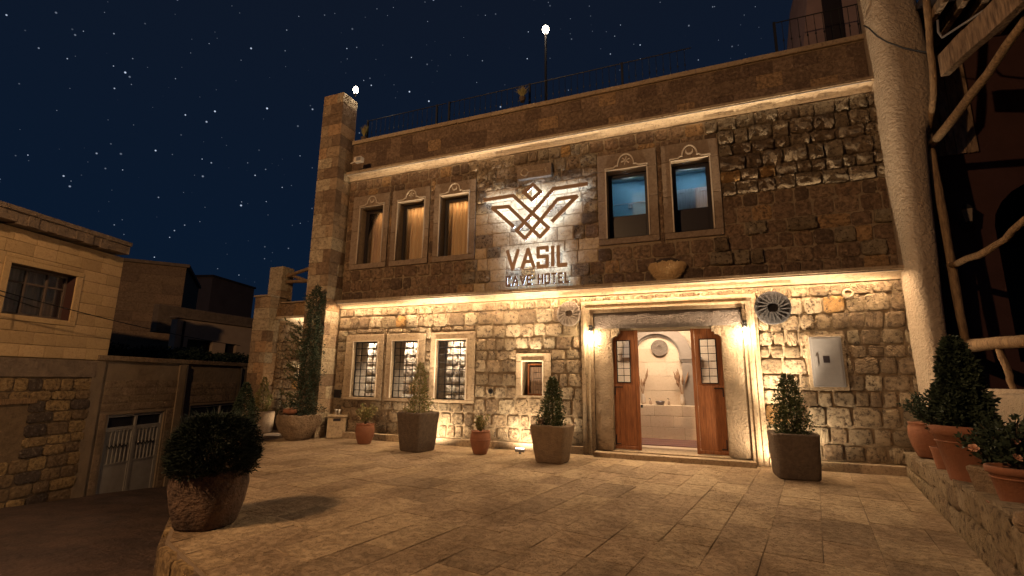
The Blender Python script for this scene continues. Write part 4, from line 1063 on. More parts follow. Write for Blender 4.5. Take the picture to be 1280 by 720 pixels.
def trunk(parent, h, r0=.02, n=5, spread=.1):
    t = MB(); t.tube([(0, 0, 0), (.01, 0, h*.5), (0, .01, h)], [r0, r0*.7, r0*.3], 7)
    for k in range(n):
        a = k*2.4; z = h*(.2+.6*k/n); t.tube([(0, 0, z), (spread*math.cos(a), spread*math.sin(a), z+h*.12)], [r0*.4, r0*.15], 5)
    t.build('trunk', M['bark'], parent)
rp_ = random.Random(21)
def tuft(px, py, wpx, hpx, y, lab, m='lightleaf', n=160):
    b = fp(px, py, y); k = mpp(b); t_ = empty('roof_plant', tuple(b), label=lab, cat='plant', group='small plants on the roof edge')
    MB().lathe([(.06, -.12), (.09, .0), (.07, .0), (0, -.02)], 10).build('pot', M['darkpot'], t_)
    g = MB()
    for q in range(n):
        a = rp_.uniform(0, 6.28); l = hpx*k*rp_.uniform(.5, 1.1); sx = wpx*k*.5*rp_.uniform(0, 1); tip = Vector((sx*math.cos(a), sx*math.sin(a)*.5, l)); w_ = Vector((.008, 0, 0))
        mid = tip*.55+Vector((0, 0, .05)); g.add([-w_, w_, mid+w_*.8, mid-w_*.8, tip], [(0, 1, 2, 3), (3, 2, 4)])
    g.build('foliage', M[m], t_)
tuft(455, 172, 14, 16, .15, 'pale grassy plant on the roof edge right beside the corner pillar')
tuft(653, 122, 24, 14, .15, 'pale bushy plant on the roof edge below the pole lamp')

# ================================================================== POTS ON THE TERRACE
def pot_thing(px, py, z=0, back=0, **kw):
    p = gp(px, py, z); d_ = (p-CAM); d_.z = 0; d_.normalize(); p = p+d_*back; return empty(loc=(p.x, p.y, z), **kw), mpp(p)
def soil(parent, r_, z): MB().lathe([(0, z-.03), (r_, z-.03), (r_*.9, z-.005), (0, z+.005)], 20, jit=.06).build('soil', M['soil'], parent)
r5 = random.Random(55)
# 1 big trough with round yew, nearest
t_, k = pot_thing(255, 668, back=.36, name='potted_shrub', label='large dark round yew in a rough round stone trough at the near left terrace corner', cat='potted plant')
w = 40*k; hp = .56
MB().squarepot(w*.80, w, hp, .06, .4, .05, 3, 2.6, 40, bulge=.03).build('pot', simple_mat('reddish_stone_trough', (.15, .095, .065), .95, .4, 6, .06, dark=(.035, .026, .026)), t_, True); soil(t_, w-.07, hp-.03)
bt = 110*k
g = MB(); g_pts = crown(15000, lambda t: .40*(max(0, 1-(abs(t-.34)/.68)**2.2))**.5*(1.0), r5, .60, hp-.06, .22, 3, .55)
leaves(g, g_pts, .055, .011, r5)
for q in range(3600):
    a = r5.uniform(0, 6.28); t = r5.uniform(.05, .95); rr = .38*(max(0, 1-(abs(t-.34)/.68)**2.2))**.5
    c0 = Vector((rr*math.cos(a), rr*math.sin(a), hp-.06+.60*t)); d0 = Vector((math.cos(a), math.sin(a), r5.uniform(-.1, .9))).normalized()
    s0 = d0.cross(Vector((0, 0, 1))).normalized()*.006; l = r5.uniform(.06, .25)*r5.uniform(.5, 1); g.add([c0-s0, c0+s0, c0+d0*l], [(0, 1, 2)])
g.build('foliage', M['yew'], t_); trunk(t_, hp+.3, .03)
# 2 dark conical shrub behind it
t_, k = pot_thing(300, 556, back=.25, name='potted_shrub', label='dark narrow conical conifer in a low stone pot just behind the big round yew', cat='potted plant')
MB().squarepot(.25, .33, .42, .05, .1, .04, 5, 3, 28).build('pot', M['palepot'], t_, True); soil(t_, .28, .40)
g = MB(); leaves(g, crown(5200, lambda t: .31*(1-t)**.75*(.7+.3*min(1, t*6))+.02, r5, .98, .38, .3, 9), .05, .022, r5); g.build('foliage', M['boxdark'], t_); trunk(t_, 1.2)
# 3 round stone pot by the wing pillar, with clay jar lying on it
t_, k = pot_thing(324, 542, back=.2, name='potted_shrub', label='squat cylindrical stone pot with small green cypress against the left wing pillar', cat='potted plant')
MB().lathe([(.30, 0), (.32, .05), (.335, .52), (.33, .58), (.27, .58), (.26, .52)], 28, jit=.05).build('pot', M['brownpot'], t_, True); soil(t_, .27, .56)
g = MB(); leaves(g, crown(2600, lambda t: .21*(math.sin(min(1, t*1.15+.12)*math.pi)**.6 if t < .75 else (1-t)*1.9+.05), r5, .95, .55, .2, 1, .3), .05, .02, r5); g.build('foliage', M['lightleaf'], t_); trunk(t_, 1.2)
def jug(px, py, z, s, lab, rz=.6, m='terracotta'):
    p = gp(px, py, z); o = empty('clay_jar', (p.x, p.y, z+s*.55), rz, label=lab, cat='jar', group='little clay jars lying on the planters'); 
    MB().lathe([(s*.2, -s), (s*.5, -s*.5), (s*.52, 0), (s*.3, s*.6), (s*.36, s*.85), (s*.26, s*.85), (s*.2, s*.4), (0, s*.3)], 16).build('body', M[m], o, True, rot=(R(90), 0, 0)); return o
# place jars by the pot tops
def jar_on(t_, dx, dy, z, s, lab, rz, m='terracotta'):
    o = empty('clay_jar', (t_.location.x+dx, t_.location.y+dy, z+s*.5), rz, label=lab, cat='jar', group='little clay jars lying on the planters')
    MB().lathe([(s*.2, -s), (s*.5, -s*.5), (s*.52, 0), (s*.3, s*.6), (s*.4, s*.85), (s*.3, s*.86), (s*.2, s*.4), (0, s*.3)], 16).build('body', M[m], o, True, rot=(R(90), 0, 0))
jar_on(t_, -.1, -.2, .57, .15, 'pale clay jar lying mouth-out on the squat cylindrical pot', .35, 'palepot')
# 4 carved trough with tall climbing shrub
t_, k = pot_thing(371, 551, back=.30, name='potted_shrub', label='very tall climbing evergreen in a boat-shaped carved stone trough beside the corner pillar', cat='potted plant')
MB().squarepot(.26, .44,   .60, .06, R(-15), .07, 8, 4.2, 48, bulge=.06).build('pot', M['palepot'], t_, True); soil(t_, .37, .57)
g = MB(); leaves(g, crown(7500, lambda t: .235*(1-.4*t)*(1+.35*math.sin(t*23)*math.sin(t*9))*(1 if t < .93 else (1-t)*14)+.02, r5, 3.35, .5, .75, 4, .15), .075, .02, r5, tri=False)
g.v = [(v[0]+.10+v[2]*.035, v[1], v[2]) for v in g.v]
g.build('foliage', M['boxdark'], t_)
g = MB(); tw = MB()
for q in range(46):
    z = r5.uniform(.6, 2.9); a = r5.uniform(math.pi*.55, math.pi*1.45); l = r5.uniform(.3, .6); b0 = Vector((-.05, 0, z)); b1 = b0+Vector((l*math.cos(a), l*math.sin(a)*.6, l*r5.uniform(.1, .8)))
    tw.tube([b0, (b0+b1)/2, b1], [.008, .006, .003], 5)
    leaves(g, [(b0.lerp(b1, r5.uniform(.25, 1.05)), (b1-b0).normalized()) for _ in range(46)], .07, .02, r5)
g.build('side_shoots', M['box'], t_)['kind'] = 'stuff'; tw.tube([(0, 0, .5), (.05, 0, 2), (.15, 0, 3.5)], [.03, .02, .008], 7); tw.build('trunk', M['bark'], t_)
jar_on(t_, -.02, -.28, .60, .17, 'orange clay jar lying on the boat-shaped trough', -1.2); jar_on(t_, -.28, -.26, .60, .13, 'dark clay jar lying at the left end of the boat-shaped trough', .5, 'darkpot')
# 5 stone litter box with two glasses
t_, k = pot_thing(420, 548, back=.22, name='stone_bin', label='square pale stone litter box with dark slots near the corner pillar', cat='bin')
MB().cbox(-.22, .22, -.22, .22, 0, .52, .02, .006).build('body', M['dressed'], t_, rot=(0, 0, R(38))); MB().cbox(-.25, .25, -.25, .25, .521, .57, .01, .003).build('lid', M['dressed'], t_, rot=(0, 0, R(38)))
for a in (38, -52):
    c_, s_ = math.cos(R(a)), math.sin(R(a)); MB().box(-.09, .09, -.228, -.223, .42, .49).build('slot', M['darkframe'], t_, rot=(0, 0, R(a)))
for j, (dx, lab) in enumerate(((-.05, 'left of two small glasses on the stone litter box'), (.06, 'right of two small glasses on the stone litter box'))):
    o = MB().lathe([(.026, 0), (.03, .10), (.034, .13), (.031, .13), (.024, .01), (0, .008)], 14).build('drinking_glass', simple_mat('pale_glassware', (.45, .43, .4), .15, .05, 6, 0, spec=.6), None, True, (t_.location.x+dx, t_.location.y-.02, .57)); tag(o, lab, 'glass', 'glasses on the litter box')
# terracotta jars
def tjar(px, py, h, rmax, lab, m='terracotta', nleaf=900, ph=.4, pr=.22, lm='lightleaf', back=None, z=0, flower=False, ribs=False):
    t_, k = pot_thing(px, py, z, back=rmax*.8 if back is None else back, name='potted_plant', label=lab, cat='potted plant')
    prof = [(rmax*.62, 0), (rmax*.68, .02), (rmax*.9, h*.35), (rmax, h*.62), (rmax*.97, h*.85), (rmax*.88, h*.95), (rmax*.95, h*.98), (rmax*.93, h), (rmax*.80, h), (rmax*.78, h*.9)]
    b = MB().lathe(prof, 28)
    if ribs: b.lathe([(rmax*1.0, 0), (rmax*1.05, .012), (rmax*1.0, .024)], 28, 0, 0, h*.6)
    b.build('pot', M[m], t_, True); soil(t_, rmax*.8, h*.93)
    g = MB(); tw = MB()
    for q in range(16):
        a = r5.uniform(0, 6.28); l = ph*r5.uniform(.6, 1.1); sp_ = pr*r5.uniform(.2, 1.1); b0 = Vector((0, 0, h*.9)); b1 = Vector((sp_*math.cos(a), sp_*math.sin(a), h*.9+l)); tw.tube([b0, (b0+b1)/2+Vector((0, 0, l*.12)), b1], [.005, .004, .002], 4)
        leaves(g, [(b0.lerp(b1, r5.uniform(.2, 1.05))+Vector((r5.gauss(0, .02), r5.gauss(0, .02), l*.06)), (b1-b0).normalized()) for _ in range(nleaf//16)], .045, .024, r5)
    g.build('foliage', M[lm], t_); tw.build('stems', M['bark'], t_)['kind'] = 'stuff'
    return t_
tjar(455, 556, .46, .22, 'smooth orange terracotta jar with drooping thin plant in front of the left wall', ph=.42, pr=.28, nleaf=1100)
tjar(600, 569, .46, .21, 'ribbed terracotta jar with small leafy plant between the dark trough and the stone pot', ph=.28, pr=.17, nleaf=1100, ribs=True)
# 7 tall dark stone trough
t_, k = pot_thing(521, 566, back=.34, name='potted_shrub', label='tall square dark stone trough with sparse upright shrub under the third barred window', cat='potted plant')
MB().squarepot(.28, .345, .80, .06, R(-13), .03, 2, 9, 64).build('pot', M['darkpot'], t_, True); soil(t_, .33, .77)
g = MB(); leaves(g, crown(2300, lambda t: .26*(1-t)**.8+.03, r5, 1.1, .74, .35, 6, .1), .05, .028, r5); g.build('foliage', M['lightleaf'], t_); trunk(t_, 1.8, .015, 12, .15)
# 9 stone pot left of the door
t_, k = pot_thing(691, 581, back=.34, name='potted_shrub', label='brown stone pot with conical boxwood and little jar, just left of the doorway', cat='potted plant')
MB().squarepot(.27, .36, .68, .06, R(-4), .03, 4, 7, 64).build('pot', M['brownpot'], t_, True); soil(t_, .30, .65)
g = MB(); leaves(g, crown(5200, lambda t: .25*(1-t)**.62*(.75+.25*min(1, t*7))+.02, r5, .92, .64, .6, 2, .15), .04, .026, r5); g.build('foliage', M['box'], t_); trunk(t_, 1.4, .02, 10, .12)
jar_on(t_, -.16, -.22, .68, .12, 'tiny dark clay jar lying on the brown stone pot left of the doorway', .1, 'brownpot')
# 10 dark pot right of the door
t_, k = pot_thing(996, 601, back=.34, name='potted_shrub', label='dark squarish stone pot with conical shrub, just right of the doorway', cat='potted plant')
MB().squarepot(.31, .345, .70, .06, R(4), .03, 7, 6, 64).build('pot', M['darkpot'], t_, True); soil(t_, .29, .66)
g = MB(); leaves(g, crown(5600, lambda t: .26*(1-t)**.62*(.75+.25*min(1, t*7))+.03, r5, .98, .66, .6, 5, .15), .04, .026, r5); g.build('foliage', M['box'], t_); trunk(t_, 1.5, .02, 10, .12)

# ================================================================== RIGHT: retaining wall, pots, column, porch
RA = Vector((3.02, -.02, 0)); RB = gp(1235, 720); RD = (RB-RA).normalized(); RN = Vector((RD.y, -RD.x, 0))  # RN points to -x side?
if RN.x > 0: RN = -RN
rwl = empty('planter_wall', (0, 0, 0), label='low rough stone retaining wall topped with flower pots at the right edge', cat='wall')
def topz(s): return .36+.045*s if s < 5.2 else .62
Lr = 7.5
body = MB()
pr_ = [RA+RD*0, RA+RD*Lr, Vector((4.3, -7.6, 0)), Vector((4.3, 0, 0))]
n = 15; 
for i in range(n):
    s0, s1 = Lr*i/n, Lr*(i+1)/n; a, b = RA+RD*s0-RN*.14, RA+RD*s1-RN*.14; z0_, z1_ = topz(s0)-.03, topz(s1)-.03
    c0, c1 = Vector((4.3, a.y, 0)), Vector((4.3, b.y, 0))
    body.add([(a.x, a.y, -.2), (b.x, b.y, -.2), (c1.x, c1.y, -.2), (c0.x, c0.y, -.2), (a.x, a.y, z0_), (b.x, b.y, z1_), (c1.x, c1.y, z1_), (c0.x, c0.y, z0_)],
             [(4, 5, 6, 7), (0, 4, 5, 1)[::-1], (0, 1, 5, 4), (1, 2, 6, 5), (3, 0, 4, 7)])
core = body.build('core', M['concrete'], rwl)
a_ = math.atan2(RD.y, RD.x)
s = 0
M['wallblock'] = stone_mat('retaining_block', [(0, (.50, .39, .26)), (.3, (.44, .34, .22)), (.6, (.54, .43, .30)), (.85, (.40, .30, .20))], rough=.12, chisel=.03, pit=.02, spots=.4)
while s < Lr-.1:
    w = rnd.uniform(.38, .62); zt = topz(s+w/2); split = zt*rnd.uniform(.42, .58)
    for za, zb in ((-.03, split), (split, zt)):
        c_ = RA+RD*(s+w/2)+RN*(.0 if s < 5.2 else .05)
        # stone front faces local -y; rotate so -y = RN
        rot = math.atan2(RN.y, RN.x)+math.pi/2
        o = link_mesh('stone', unit_mesh('std', rnd.randrange(40), M['wallblock']), None, rwl, (c_.x-RN.x*.13, c_.y-RN.y*.13, (za+zb)/2), (0, 0, rot), (w*.965, .085, (zb-za)*.94))
    # capping slab
    cp = MB(); q0 = RA+RD*(s+.004)-RN*.04; q1 = RA+RD*(s+w-.004)-RN*.04; i0 = q0-RN*rnd.uniform(.40, .44); i1 = q1-RN*.42
    mb_ = MB(); mb_.hprism([(q0.x, q0.y), (q1.x, q1.y), (i1.x, i1.y), (i0.x, i0.y)], zt-.035, zt+.012+rnd.uniform(0, .008)); o = mb_.build('cap_stone', M['wallblock'], rwl)
    s += w
# plaster parapet behind the pots and the bigger plaster block
pp = empty('plaster_parapet', (0, 0, 0), label='low rounded tan plaster parapet behind the flower pots under the log rail', cat='wall')
pa = xp(1228, 487, 3.75); pb_ = xp(1247, 487, 3.75)
def rounded_wall(x0, x1, y0, y1, z0, z1, r_=.08):
    mb = MB(); prof = []
    prof = [(x0, z0)]
    for i in range(6): a = math.pi-i*math.pi/10; prof.append((x0+r_+r_*math.cos(a), z1-r_+r_*math.sin(a)))
    for i in range(6): a = math.pi/2-i*math.pi/10; prof.append((x1-r_+r_*math.cos(a), z1-r_+r_*math.sin(a)))
    prof.append((x1, z0)); mb.prism(prof, y0, y1); return mb
rounded_wall(3.72, 4.1, -3.1, -.55, .2, xp(1235, 486, 3.72).z, .06).build('low_part', M['plaster'], pp, True)
yb0 = xp(1248, 495, 3.55).y
rounded_wall(3.5, 4.1, -8.0, yb0, .2, xp(1262, 492, 3.55).z, .12).build('block_part', M['plaster'], pp, True)

col = empty('plaster_column', (0, 0, 0), label='tall rough plastered column at the right end of the hotel facade', cat='column')
# lofted rounded section
cv = MB(); lev = [(-.1, 3.40, 3.78), (.8, 3.40, 3.76), (2.0, 3.38, 3.74), (3.0, 3.375, 3.78), (4.2, 3.37, 3.84), (5.3, 3.36, 3.90), (5.85, 3.355, 3.95), (6.15, 3.35, 4.08), (6.6, 3.35, 4.16), (7.5, 3.345, 4.16), (8.5, 3.34, 4.12), (10.5, 3.33, 4.08)]
lev2 = []
for (z, a, b), (z2, a2, b2) in zip(lev, lev[1:]):
    m_ = max(1, int((z2-z)/.12))
    for i in range(m_): t = i/m_; lev2.append((z+(z2-z)*t, a+(a2-a)*t, b+(b2-b)*t))
lev2.append(lev[-1]); nn = 40
for z, a, b in lev2:
    cx, hw, hd, cy = (a+b)/2, (b-a)/2, .42, -.16
    for k in range(nn):
        t = 2*math.pi*k/nn; c_, s_ = math.cos(t), math.sin(t); q = (abs(c_)**3.2+abs(s_)**3.2)**(-1/3.2)
        q += .03*noise.noise(Vector((c_*1.5, s_*1.5, z*1.2)))+.018*noise.noise(Vector((c_*5, s_*5, z*6)))
        cv.v.append((cx+hw*q*c_, cy+hd*q*s_, z))
for i in range(len(lev2)-1):
    for k in range(nn): cv.f.append((i*nn+k, i*nn+(k+1) % nn, (i+1)*nn+(k+1) % nn, (i+1)*nn+k))
cv.build('shaft', M['plaster'], col, True)
cab = MB(); cpts = [fp(*p, -.62) for p in ((1086, 35), (1096, 45), (1108, 52), (1130, 60), (1150, 64), (1168, 66))]; cab.tube([fp(1080, 32, -.3)]+cpts, .012, 6)
tag(cab.build('black_cable', M['black']), 'thin black cable drooping across the top of the plastered column', 'cable')

porch = empty('log_porch', (0, 0, 0), label='rustic porch of weathered logs and braces at the far right, in shadow', cat='porch')
XP = 3.98
def log(pts, rpx, name='log', m='log', x=XP, sub=3, wob=.012):
    q = [xp(a, b, x) for a, b in pts]; fin = []
    for a, b in zip(q, q[1:]):
        for i in range(sub): fin.append(a.lerp(b, i/sub)+Vector((rnd.uniform(-wob, wob),)*1+(rnd.uniform(-wob, wob), rnd.uniform(-wob, wob))))
    fin.append(q[-1]); rads = [r_*mpp(fin[int(i*(len(fin)-1)/max(1, len(fin)-1))]) if False else None for i, r_ in enumerate([0])]
    rr = [rpx*mpp(p)*rnd.uniform(.92, 1.08) for p in fin]
    return MB().tube(fin, rr, 12).build(name, M[m], porch, True)
log([(1158, -10), (1163, 60), (1168, 120), (1160, 168)], 3.6, 'post')
log([(1160, 166), (1174, 240), (1189, 330), (1208, 428)], 4.6, 'post')
log([(1166, 180), (1215, 118), (1282, 24)], 5.0, 'brace')
log([(1183, 334), (1225, 318), (1256, 298), (1290, 268)], 4.2, 'curved_brace')
log([(1190, 433), (1230, 430), (1300, 424)], 8.2, 'rail_log')
log([(1249, 437), (1262, 470), (1267, 492)], 3.6, 'rail_post')
# split beam: broad ragged plank
pl_ = MB(); top = [(1172, 70), (1195, 45), (1222, 20), (1252, -12)]; bot = [(1176, 96), (1205, 68), (1240, 38), (1278, 2)]
tq = [xp(*p, XP+.05) for p in top]; bq = [xp(*p, XP+.05) for p in bot]; vs = []
for a, b in zip(tq, bq): vs += [a, b, a+Vector((.12, 0, 0)), b+Vector((.12, 0, 0))]
fs = []
for i in range(3): o_ = i*4; fs += [(o_, o_+1, o_+5, o_+4), (o_+2, o_+6, o_+7, o_+3), (o_, o_+4, o_+6, o_+2), (o_+1, o_+3, o_+7, o_+5)]
pl_.add(vs, fs+[(0, 2, 3, 1), (12, 13, 15, 14)]); pl_.build('split_beam', M['beam'], porch)
# back wall with an arched opening, roof boards
rw = MB(); n = 12; cx = 6.15; 
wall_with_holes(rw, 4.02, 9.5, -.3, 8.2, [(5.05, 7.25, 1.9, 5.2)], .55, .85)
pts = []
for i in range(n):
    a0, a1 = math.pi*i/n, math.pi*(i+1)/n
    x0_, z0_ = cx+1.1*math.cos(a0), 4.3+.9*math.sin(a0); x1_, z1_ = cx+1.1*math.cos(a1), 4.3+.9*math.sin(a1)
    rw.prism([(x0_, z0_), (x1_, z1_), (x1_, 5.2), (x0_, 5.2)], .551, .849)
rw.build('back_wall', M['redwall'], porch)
db = MB(); db.box(4.02, 9.5, 2.8, 2.9, -.3, 8.2); db.box(4.02, 9.5, -7.5, 2.8, 8.2, 8.3); db.box(6.3, 6.4, -8, .5, -.3, 1.2); db.build('inner_wall', M['darkframe'], porch)
for i in range(9):
    x = 4.25+i*.32; MB().cbox(x, x+.28, -.2-.0, .5, 4.9+.0, 4.95, .004, 0)
    MB().cbox(x, x+.10, -6.5, .5, 8.02, 8.19, .01, .004).build('rafter', M['beam'], porch)
for i in range(6):
    a = 4.05+i*.16; MB().cbox(a, a+.15, .50, .545, 5.75, 7.9, .006, .003).build('wall_board', M['beam'], porch)
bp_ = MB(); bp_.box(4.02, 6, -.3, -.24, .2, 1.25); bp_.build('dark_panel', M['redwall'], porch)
# pipe
p0_, p1_ = xp(1173, 44, 4.1), xp(1232, 12, 4.1)
tag(MB().tube([xp(1172, 25, 4.08), xp(1173, 40, 4.08), xp(1178, 47, 4.08), xp(1232, 12, 4.08)], .018, 8).build('drain_pipe', M['galv'], None, True), 'thin grey metal pipe bent up beside the split beam in the porch', 'pipe')
# lantern on the porch wall
lp_ = fp(1210, 268, .30); ln_ = empty('wall_lantern', tuple(lp_), label='unlit black wall lantern in the dark porch beside the arch', cat='lantern')
b_ = MB(); b_.tube([(0, .25, -.12), (0, .1, -.25), (0, 0, -.16)], .012, 6); b_.box(-.04, .04, .22, .25, -.2, -.05); b_.build('bracket', M['black'], ln_)
MB().lathe([(.05, -.14), (.085, .09), (.0, .09)], 6).build('lantern_glass', simple_mat('dusty_glass', (.22, .18, .14), .4, .1, 8, 0), ln_)
MB().lathe([(.10, .09), (.06, .16), (.015, .2), (.0, .25)], 6).build('cap', M['black'], ln_); MB().lathe([(0, -.2), (.03, -.17), (.055, -.14)], 6).build('finial', M['black'], ln_)

# pots on the retaining wall
def conepot(px, py, zt, h, rt_, rb, lab, m='terracotta', back=None, rim=True, name='potted_plant', sq=False):
    t_, k = pot_thing(px, py, zt, back=rb*.9 if back is None else back, name=name, label=lab, cat='potted plant')
    if sq: MB().squarepot(rb, rt_, h, .02, R(20), .0, 0, 12, 40).build('pot', M[m], t_)
    else:
        pr = [(rb*.97, 0), (rb, .015), (rt_*.93, h*.82)]
        pr += [(rt_*1.04, h*.84), (rt_*1.06, h*.97), (rt_*1.03, h), (rt_*.88, h), (rt_*.84, h*.9)] if rim else [(rt_, h*.96), (rt_, h), (rt_*.88, h), (rt_*.85, h*.9)]
        b = MB().lathe(pr, 32)
        if rim:
            b.lathe([(rt_*.90, 0), (rt_*.935, .008), (rt_*.91, .016)], 32, 0, 0, h*.70)
        b.build('pot', M[m], t_, True)
    soil(t_, rt_*.86, h*.93); return t_
def Z(px, py): return .5
t11 = tjar(1166, 574, .50, .25, 'brown clay jar with leafy plant on the retaining wall beside the plastered column', m='terracotta', nleaf=1300, ph=.42, pr=.26, lm='boxdark', z=.44)
t12 = conepot(1219, 607, .53, .56, .285, .185, 'large terracotta pot with big dark cone conifer on the retaining wall')
g = MB(); leaves(g, crown(15000, lambda t: .225*(1-t)**.6*(.72+.28*min(1, t*5))+.02, r5, .98, .48, .6, 12, .25), .05, .026, r5); g.build('foliage', M['boxdark'], t12); trunk(t12, 1.5, .03)
conepot(1184, 590, .49, .27, .13, .09, 'small plain terracotta pot squeezed behind the big conifer pot', rim=False)
t14 = conepot(1254, 626, .56, .25, .15, .12, 'square tan planter with pale pink rose bush on the retaining wall', m='brownpot', sq=True)
t15 = conepot(1281, 640, .57, .31, .18, .12, 'terracotta pot on a saucer with pink roses at the right edge')
MB().lathe([(.12, 0), (.20, .02), (.21, .035), (.15, .03), (0, .02)], 24).build('saucer', M['terracotta'], t15, True)
M['petal'] = simple_mat('pale_rose_petal', (.62, .36, .25), .7, .1, 30, .002)
def rose(t_, h, n, H, W_, nl=1500):
    g = MB(); tw = MB(); ends = []
    for q in range(n):
        a = r5.uniform(0, 6.28); l = H*r5.uniform(.55, 1.05); sp_ = W_*r5.uniform(.2, 1.0); b0 = Vector((0, 0, h)); b1 = Vector((sp_*math.cos(a), sp_*math.sin(a), h+l)); tw.tube([b0, b0.lerp(b1, .5)+Vector((0, 0, l*.1)), b1], [.006, .004, .002], 4); ends.append(b1)
        leaves(g, [(b0.lerp(b1, r5.uniform(.1, 1.0))+Vector((r5.gauss(0, .03), r5.gauss(0, .03), l*.05)), (b1-b0).normalized()) for _ in range(nl//n)], .05, .03, r5)
    g.build('foliage', M['boxdark'], t_); tw.build('stems', M['bark'], t_)['kind'] = 'stuff'
    return ends
def bloom(t_, p, s=.035):
    b = MB()
    for ring in range(3):
        for k in range(5):
            a = k*1.2566+ring*.6; r_ = s*(.35+.33*ring); b.add([Vector((0, 0, -s*.5)), Vector((r_*math.cos(a-.5), r_*math.sin(a-.5), s*(.6-.25*ring))), Vector((r_*1.15*math.cos(a), r_*1.15*math.sin(a), s*(.8-.3*ring))), Vector((r_*math.cos(a+.5), r_*math.sin(a+.5), s*(.6-.25*ring)))], [(0, 1, 2, 3)])
    o = b.build('rose_bloom', M['petal'], t_, loc=p, rot=(R(50), 0, r5.uniform(-.6, .4)))
e14 = rose(t14, .22, 14, .36, .24, 1100); e15 = rose(t15, .28, 14, .38, .22, 1100)
def to_local(t_, px, py): # point on the vertical plane through the pot, slightly towards the camera
    p = fp(px, py, t_.location.y-.12); return (p.x-t_.location.x, p.y-t_.location.y, p.z-t_.location.z)
for px, py in ((1217, 560), (1248, 549)): bloom(t14, to_local(t14, px, py))
for px, py in ((1268, 551), (1272, 572)): bloom(t15, to_local(t15, px, py), .03)
p = gp(1276, 668, .62); tag(MB().lathe([(0, 0), (.06, .01), (.085, .06), (.07, .12), (0, .15)], 18).build('round_stone', M['palepot'], None, True, (p.x+.06, p.y, .62)), 'smooth pale round stone at the near end of the retaining wall', 'stone')

# ================================================================== LEFT STREET
HP = (-14.5, -2.0); HA = R(90+16.3)
def hv(px, py): return vp(px, py, HP, HA)
hd = Vector((math.cos(HA), math.sin(HA), 0)); hn = Vector((-math.sin(HA), math.cos(HA), 0))
def hframe(p): return Vector((HP[0], HP[1], 0))+hd*p[0]+hn*p[1]+Vector((0, 0, p[2]))
house = empty('street_house', (HP[0], HP[1], 0), HA, label='yellow block house with overhanging concrete roof slab at the left edge', cat='house')
s_end = hv(150, 350)[0]; zs = 1.86; s_beg = -9.0
w0 = hv(13, 330); w1 = hv(96, 344); wz0, wz1 = (hv(0, 393)[1]+hv(90, 400)[1])/2, (w0[1]+w1[1])/2
win_h = (w0[0]-.0, w1[0], wz0, wz1); zroof = hv(150, 321)[1]
print('house', s_end, win_h, zroof)
mb = MB(); wall_with_holes(mb, s_beg, s_end, zs, zroof, [win_h], 0, .4); mb.box(s_beg, s_end-.01, .4, 6, zs, zroof); hw_ = mb.build('upper_wall', simple_mat('dark_joint', (.16, .11, .06), .95, .2, 10, .01), house)
rh = random.Random(8); hb = []
wout = (win_h[0]-.13, win_h[1]+.15, win_h[2]-.12, win_h[3]+.12)
for q in split_rect(s_beg+4.0, s_end, zs+.02, zroof, [wout], courses(zs+.02, zroof, .28, rh, .02), .5, .62, rh, .012): hb.append((*q, 'flat', .02, M['houseblock']))
lay_stones(hb, hw_, hframe, None, 'block')
# end face blocks
for za, zb in courses(zs+.02, zroof, .28, rh, .02):
    for k in range(2): pass
for (a, b, c_, d_) in ((wout[0], wout[1], win_h[3], wout[3]), (wout[0], wout[1], wout[2], win_h[2]), (wout[0], win_h[0], win_h[2], win_h[3]), (win_h[1], wout[1], win_h[2], win_h[3])):
    MB().cbox(a+.002, b-.002, -.035, -.0, c_+.002, d_-.002, .006, .002).build('window_trim', M['houseblock'], house)
f = MB(); ringframe(f, win_h[0]+.01, win_h[1]-.01, win_h[2]+.01, win_h[3]-.01, .05, .20, .25)
wm = win_h[0]+(win_h[1]-win_h[0])*.36; wm2 = win_h[0]+(win_h[1]-win_h[0])*.68
for x in (wm, wm2): f.box(x-.02, x+.02, .20, .25, win_h[2]+.06, win_h[3]-.06)
zz = win_h[3]-.32*(win_h[3]-win_h[2])
for a, b in ((win_h[0]+.06, wm-.02), (wm+.02, wm2-.02), (wm2+.02, win_h[1]-.06)): f.box(a, b, .205, .245, zz-.02, zz+.02)
hwn = f.build('window', simple_mat('brown_window_frame', (.12, .09, .075), .6, .1, 8, 0), house); MB().box(win_h[0]+.05, win_h[1]-.05, .228, .232, win_h[2]+.05, win_h[3]-.05).build('pane', M['glass'], hwn)
cu = MB(); n = 50; vs = []
for k in range(n+1):
    x = win_h[0]+(win_h[1]-win_h[0])*k/n; vs += [(x, .33+.02*math.sin(k*1.1), win_h[2]), (x, .33+.02*math.sin(k*1.1), win_h[3])]
cu.add(vs, [(2*k, 2*k+2, 2*k+3, 2*k+1) for k in range(n)]); cu.build('curtain', simple_mat('grey_net_curtain', (.42, .37, .32), .9, .3, 3, 0, stretch=(7, 7, .2), dark=(.2, .17, .15)), hwn, True)
MB().box(win_h[1]-.012, win_h[1]-.001, .0, .2, win_h[2]+.01, win_h[3]-.01).build('reveal', M['redwall'], house)
# roof slab with ragged edge
rsl = MB(); zt = hv(165, 306)[1]; n = 40; ho = .30; se = vp(165, 303, (HP[0]-hn.x*ho, HP[1]-hn.y*ho), HA)[0]
for i in range(n):
    a = s_beg+(se-s_beg)*i/n; b = s_beg+(se-s_beg)*(i+1)/n; rsl.box(a, b-.002, -.30+rh.uniform(0, .03), 6.2, zroof+.002+rh.uniform(0, .05), zroof+.26)
rsl.build('roof_slab', M['concrete'], house)
for i in range(14):
    a = s_beg+(se+.01-s_beg)*i/14; b = s_beg+(se+.01-s_beg)*(i+1)/14; MB().cbox(a+.004, b-.004, -.32, -.05, zroof+.262, zroof+.37, .01, .004).build('roof_kerb', M['concrete'], house)
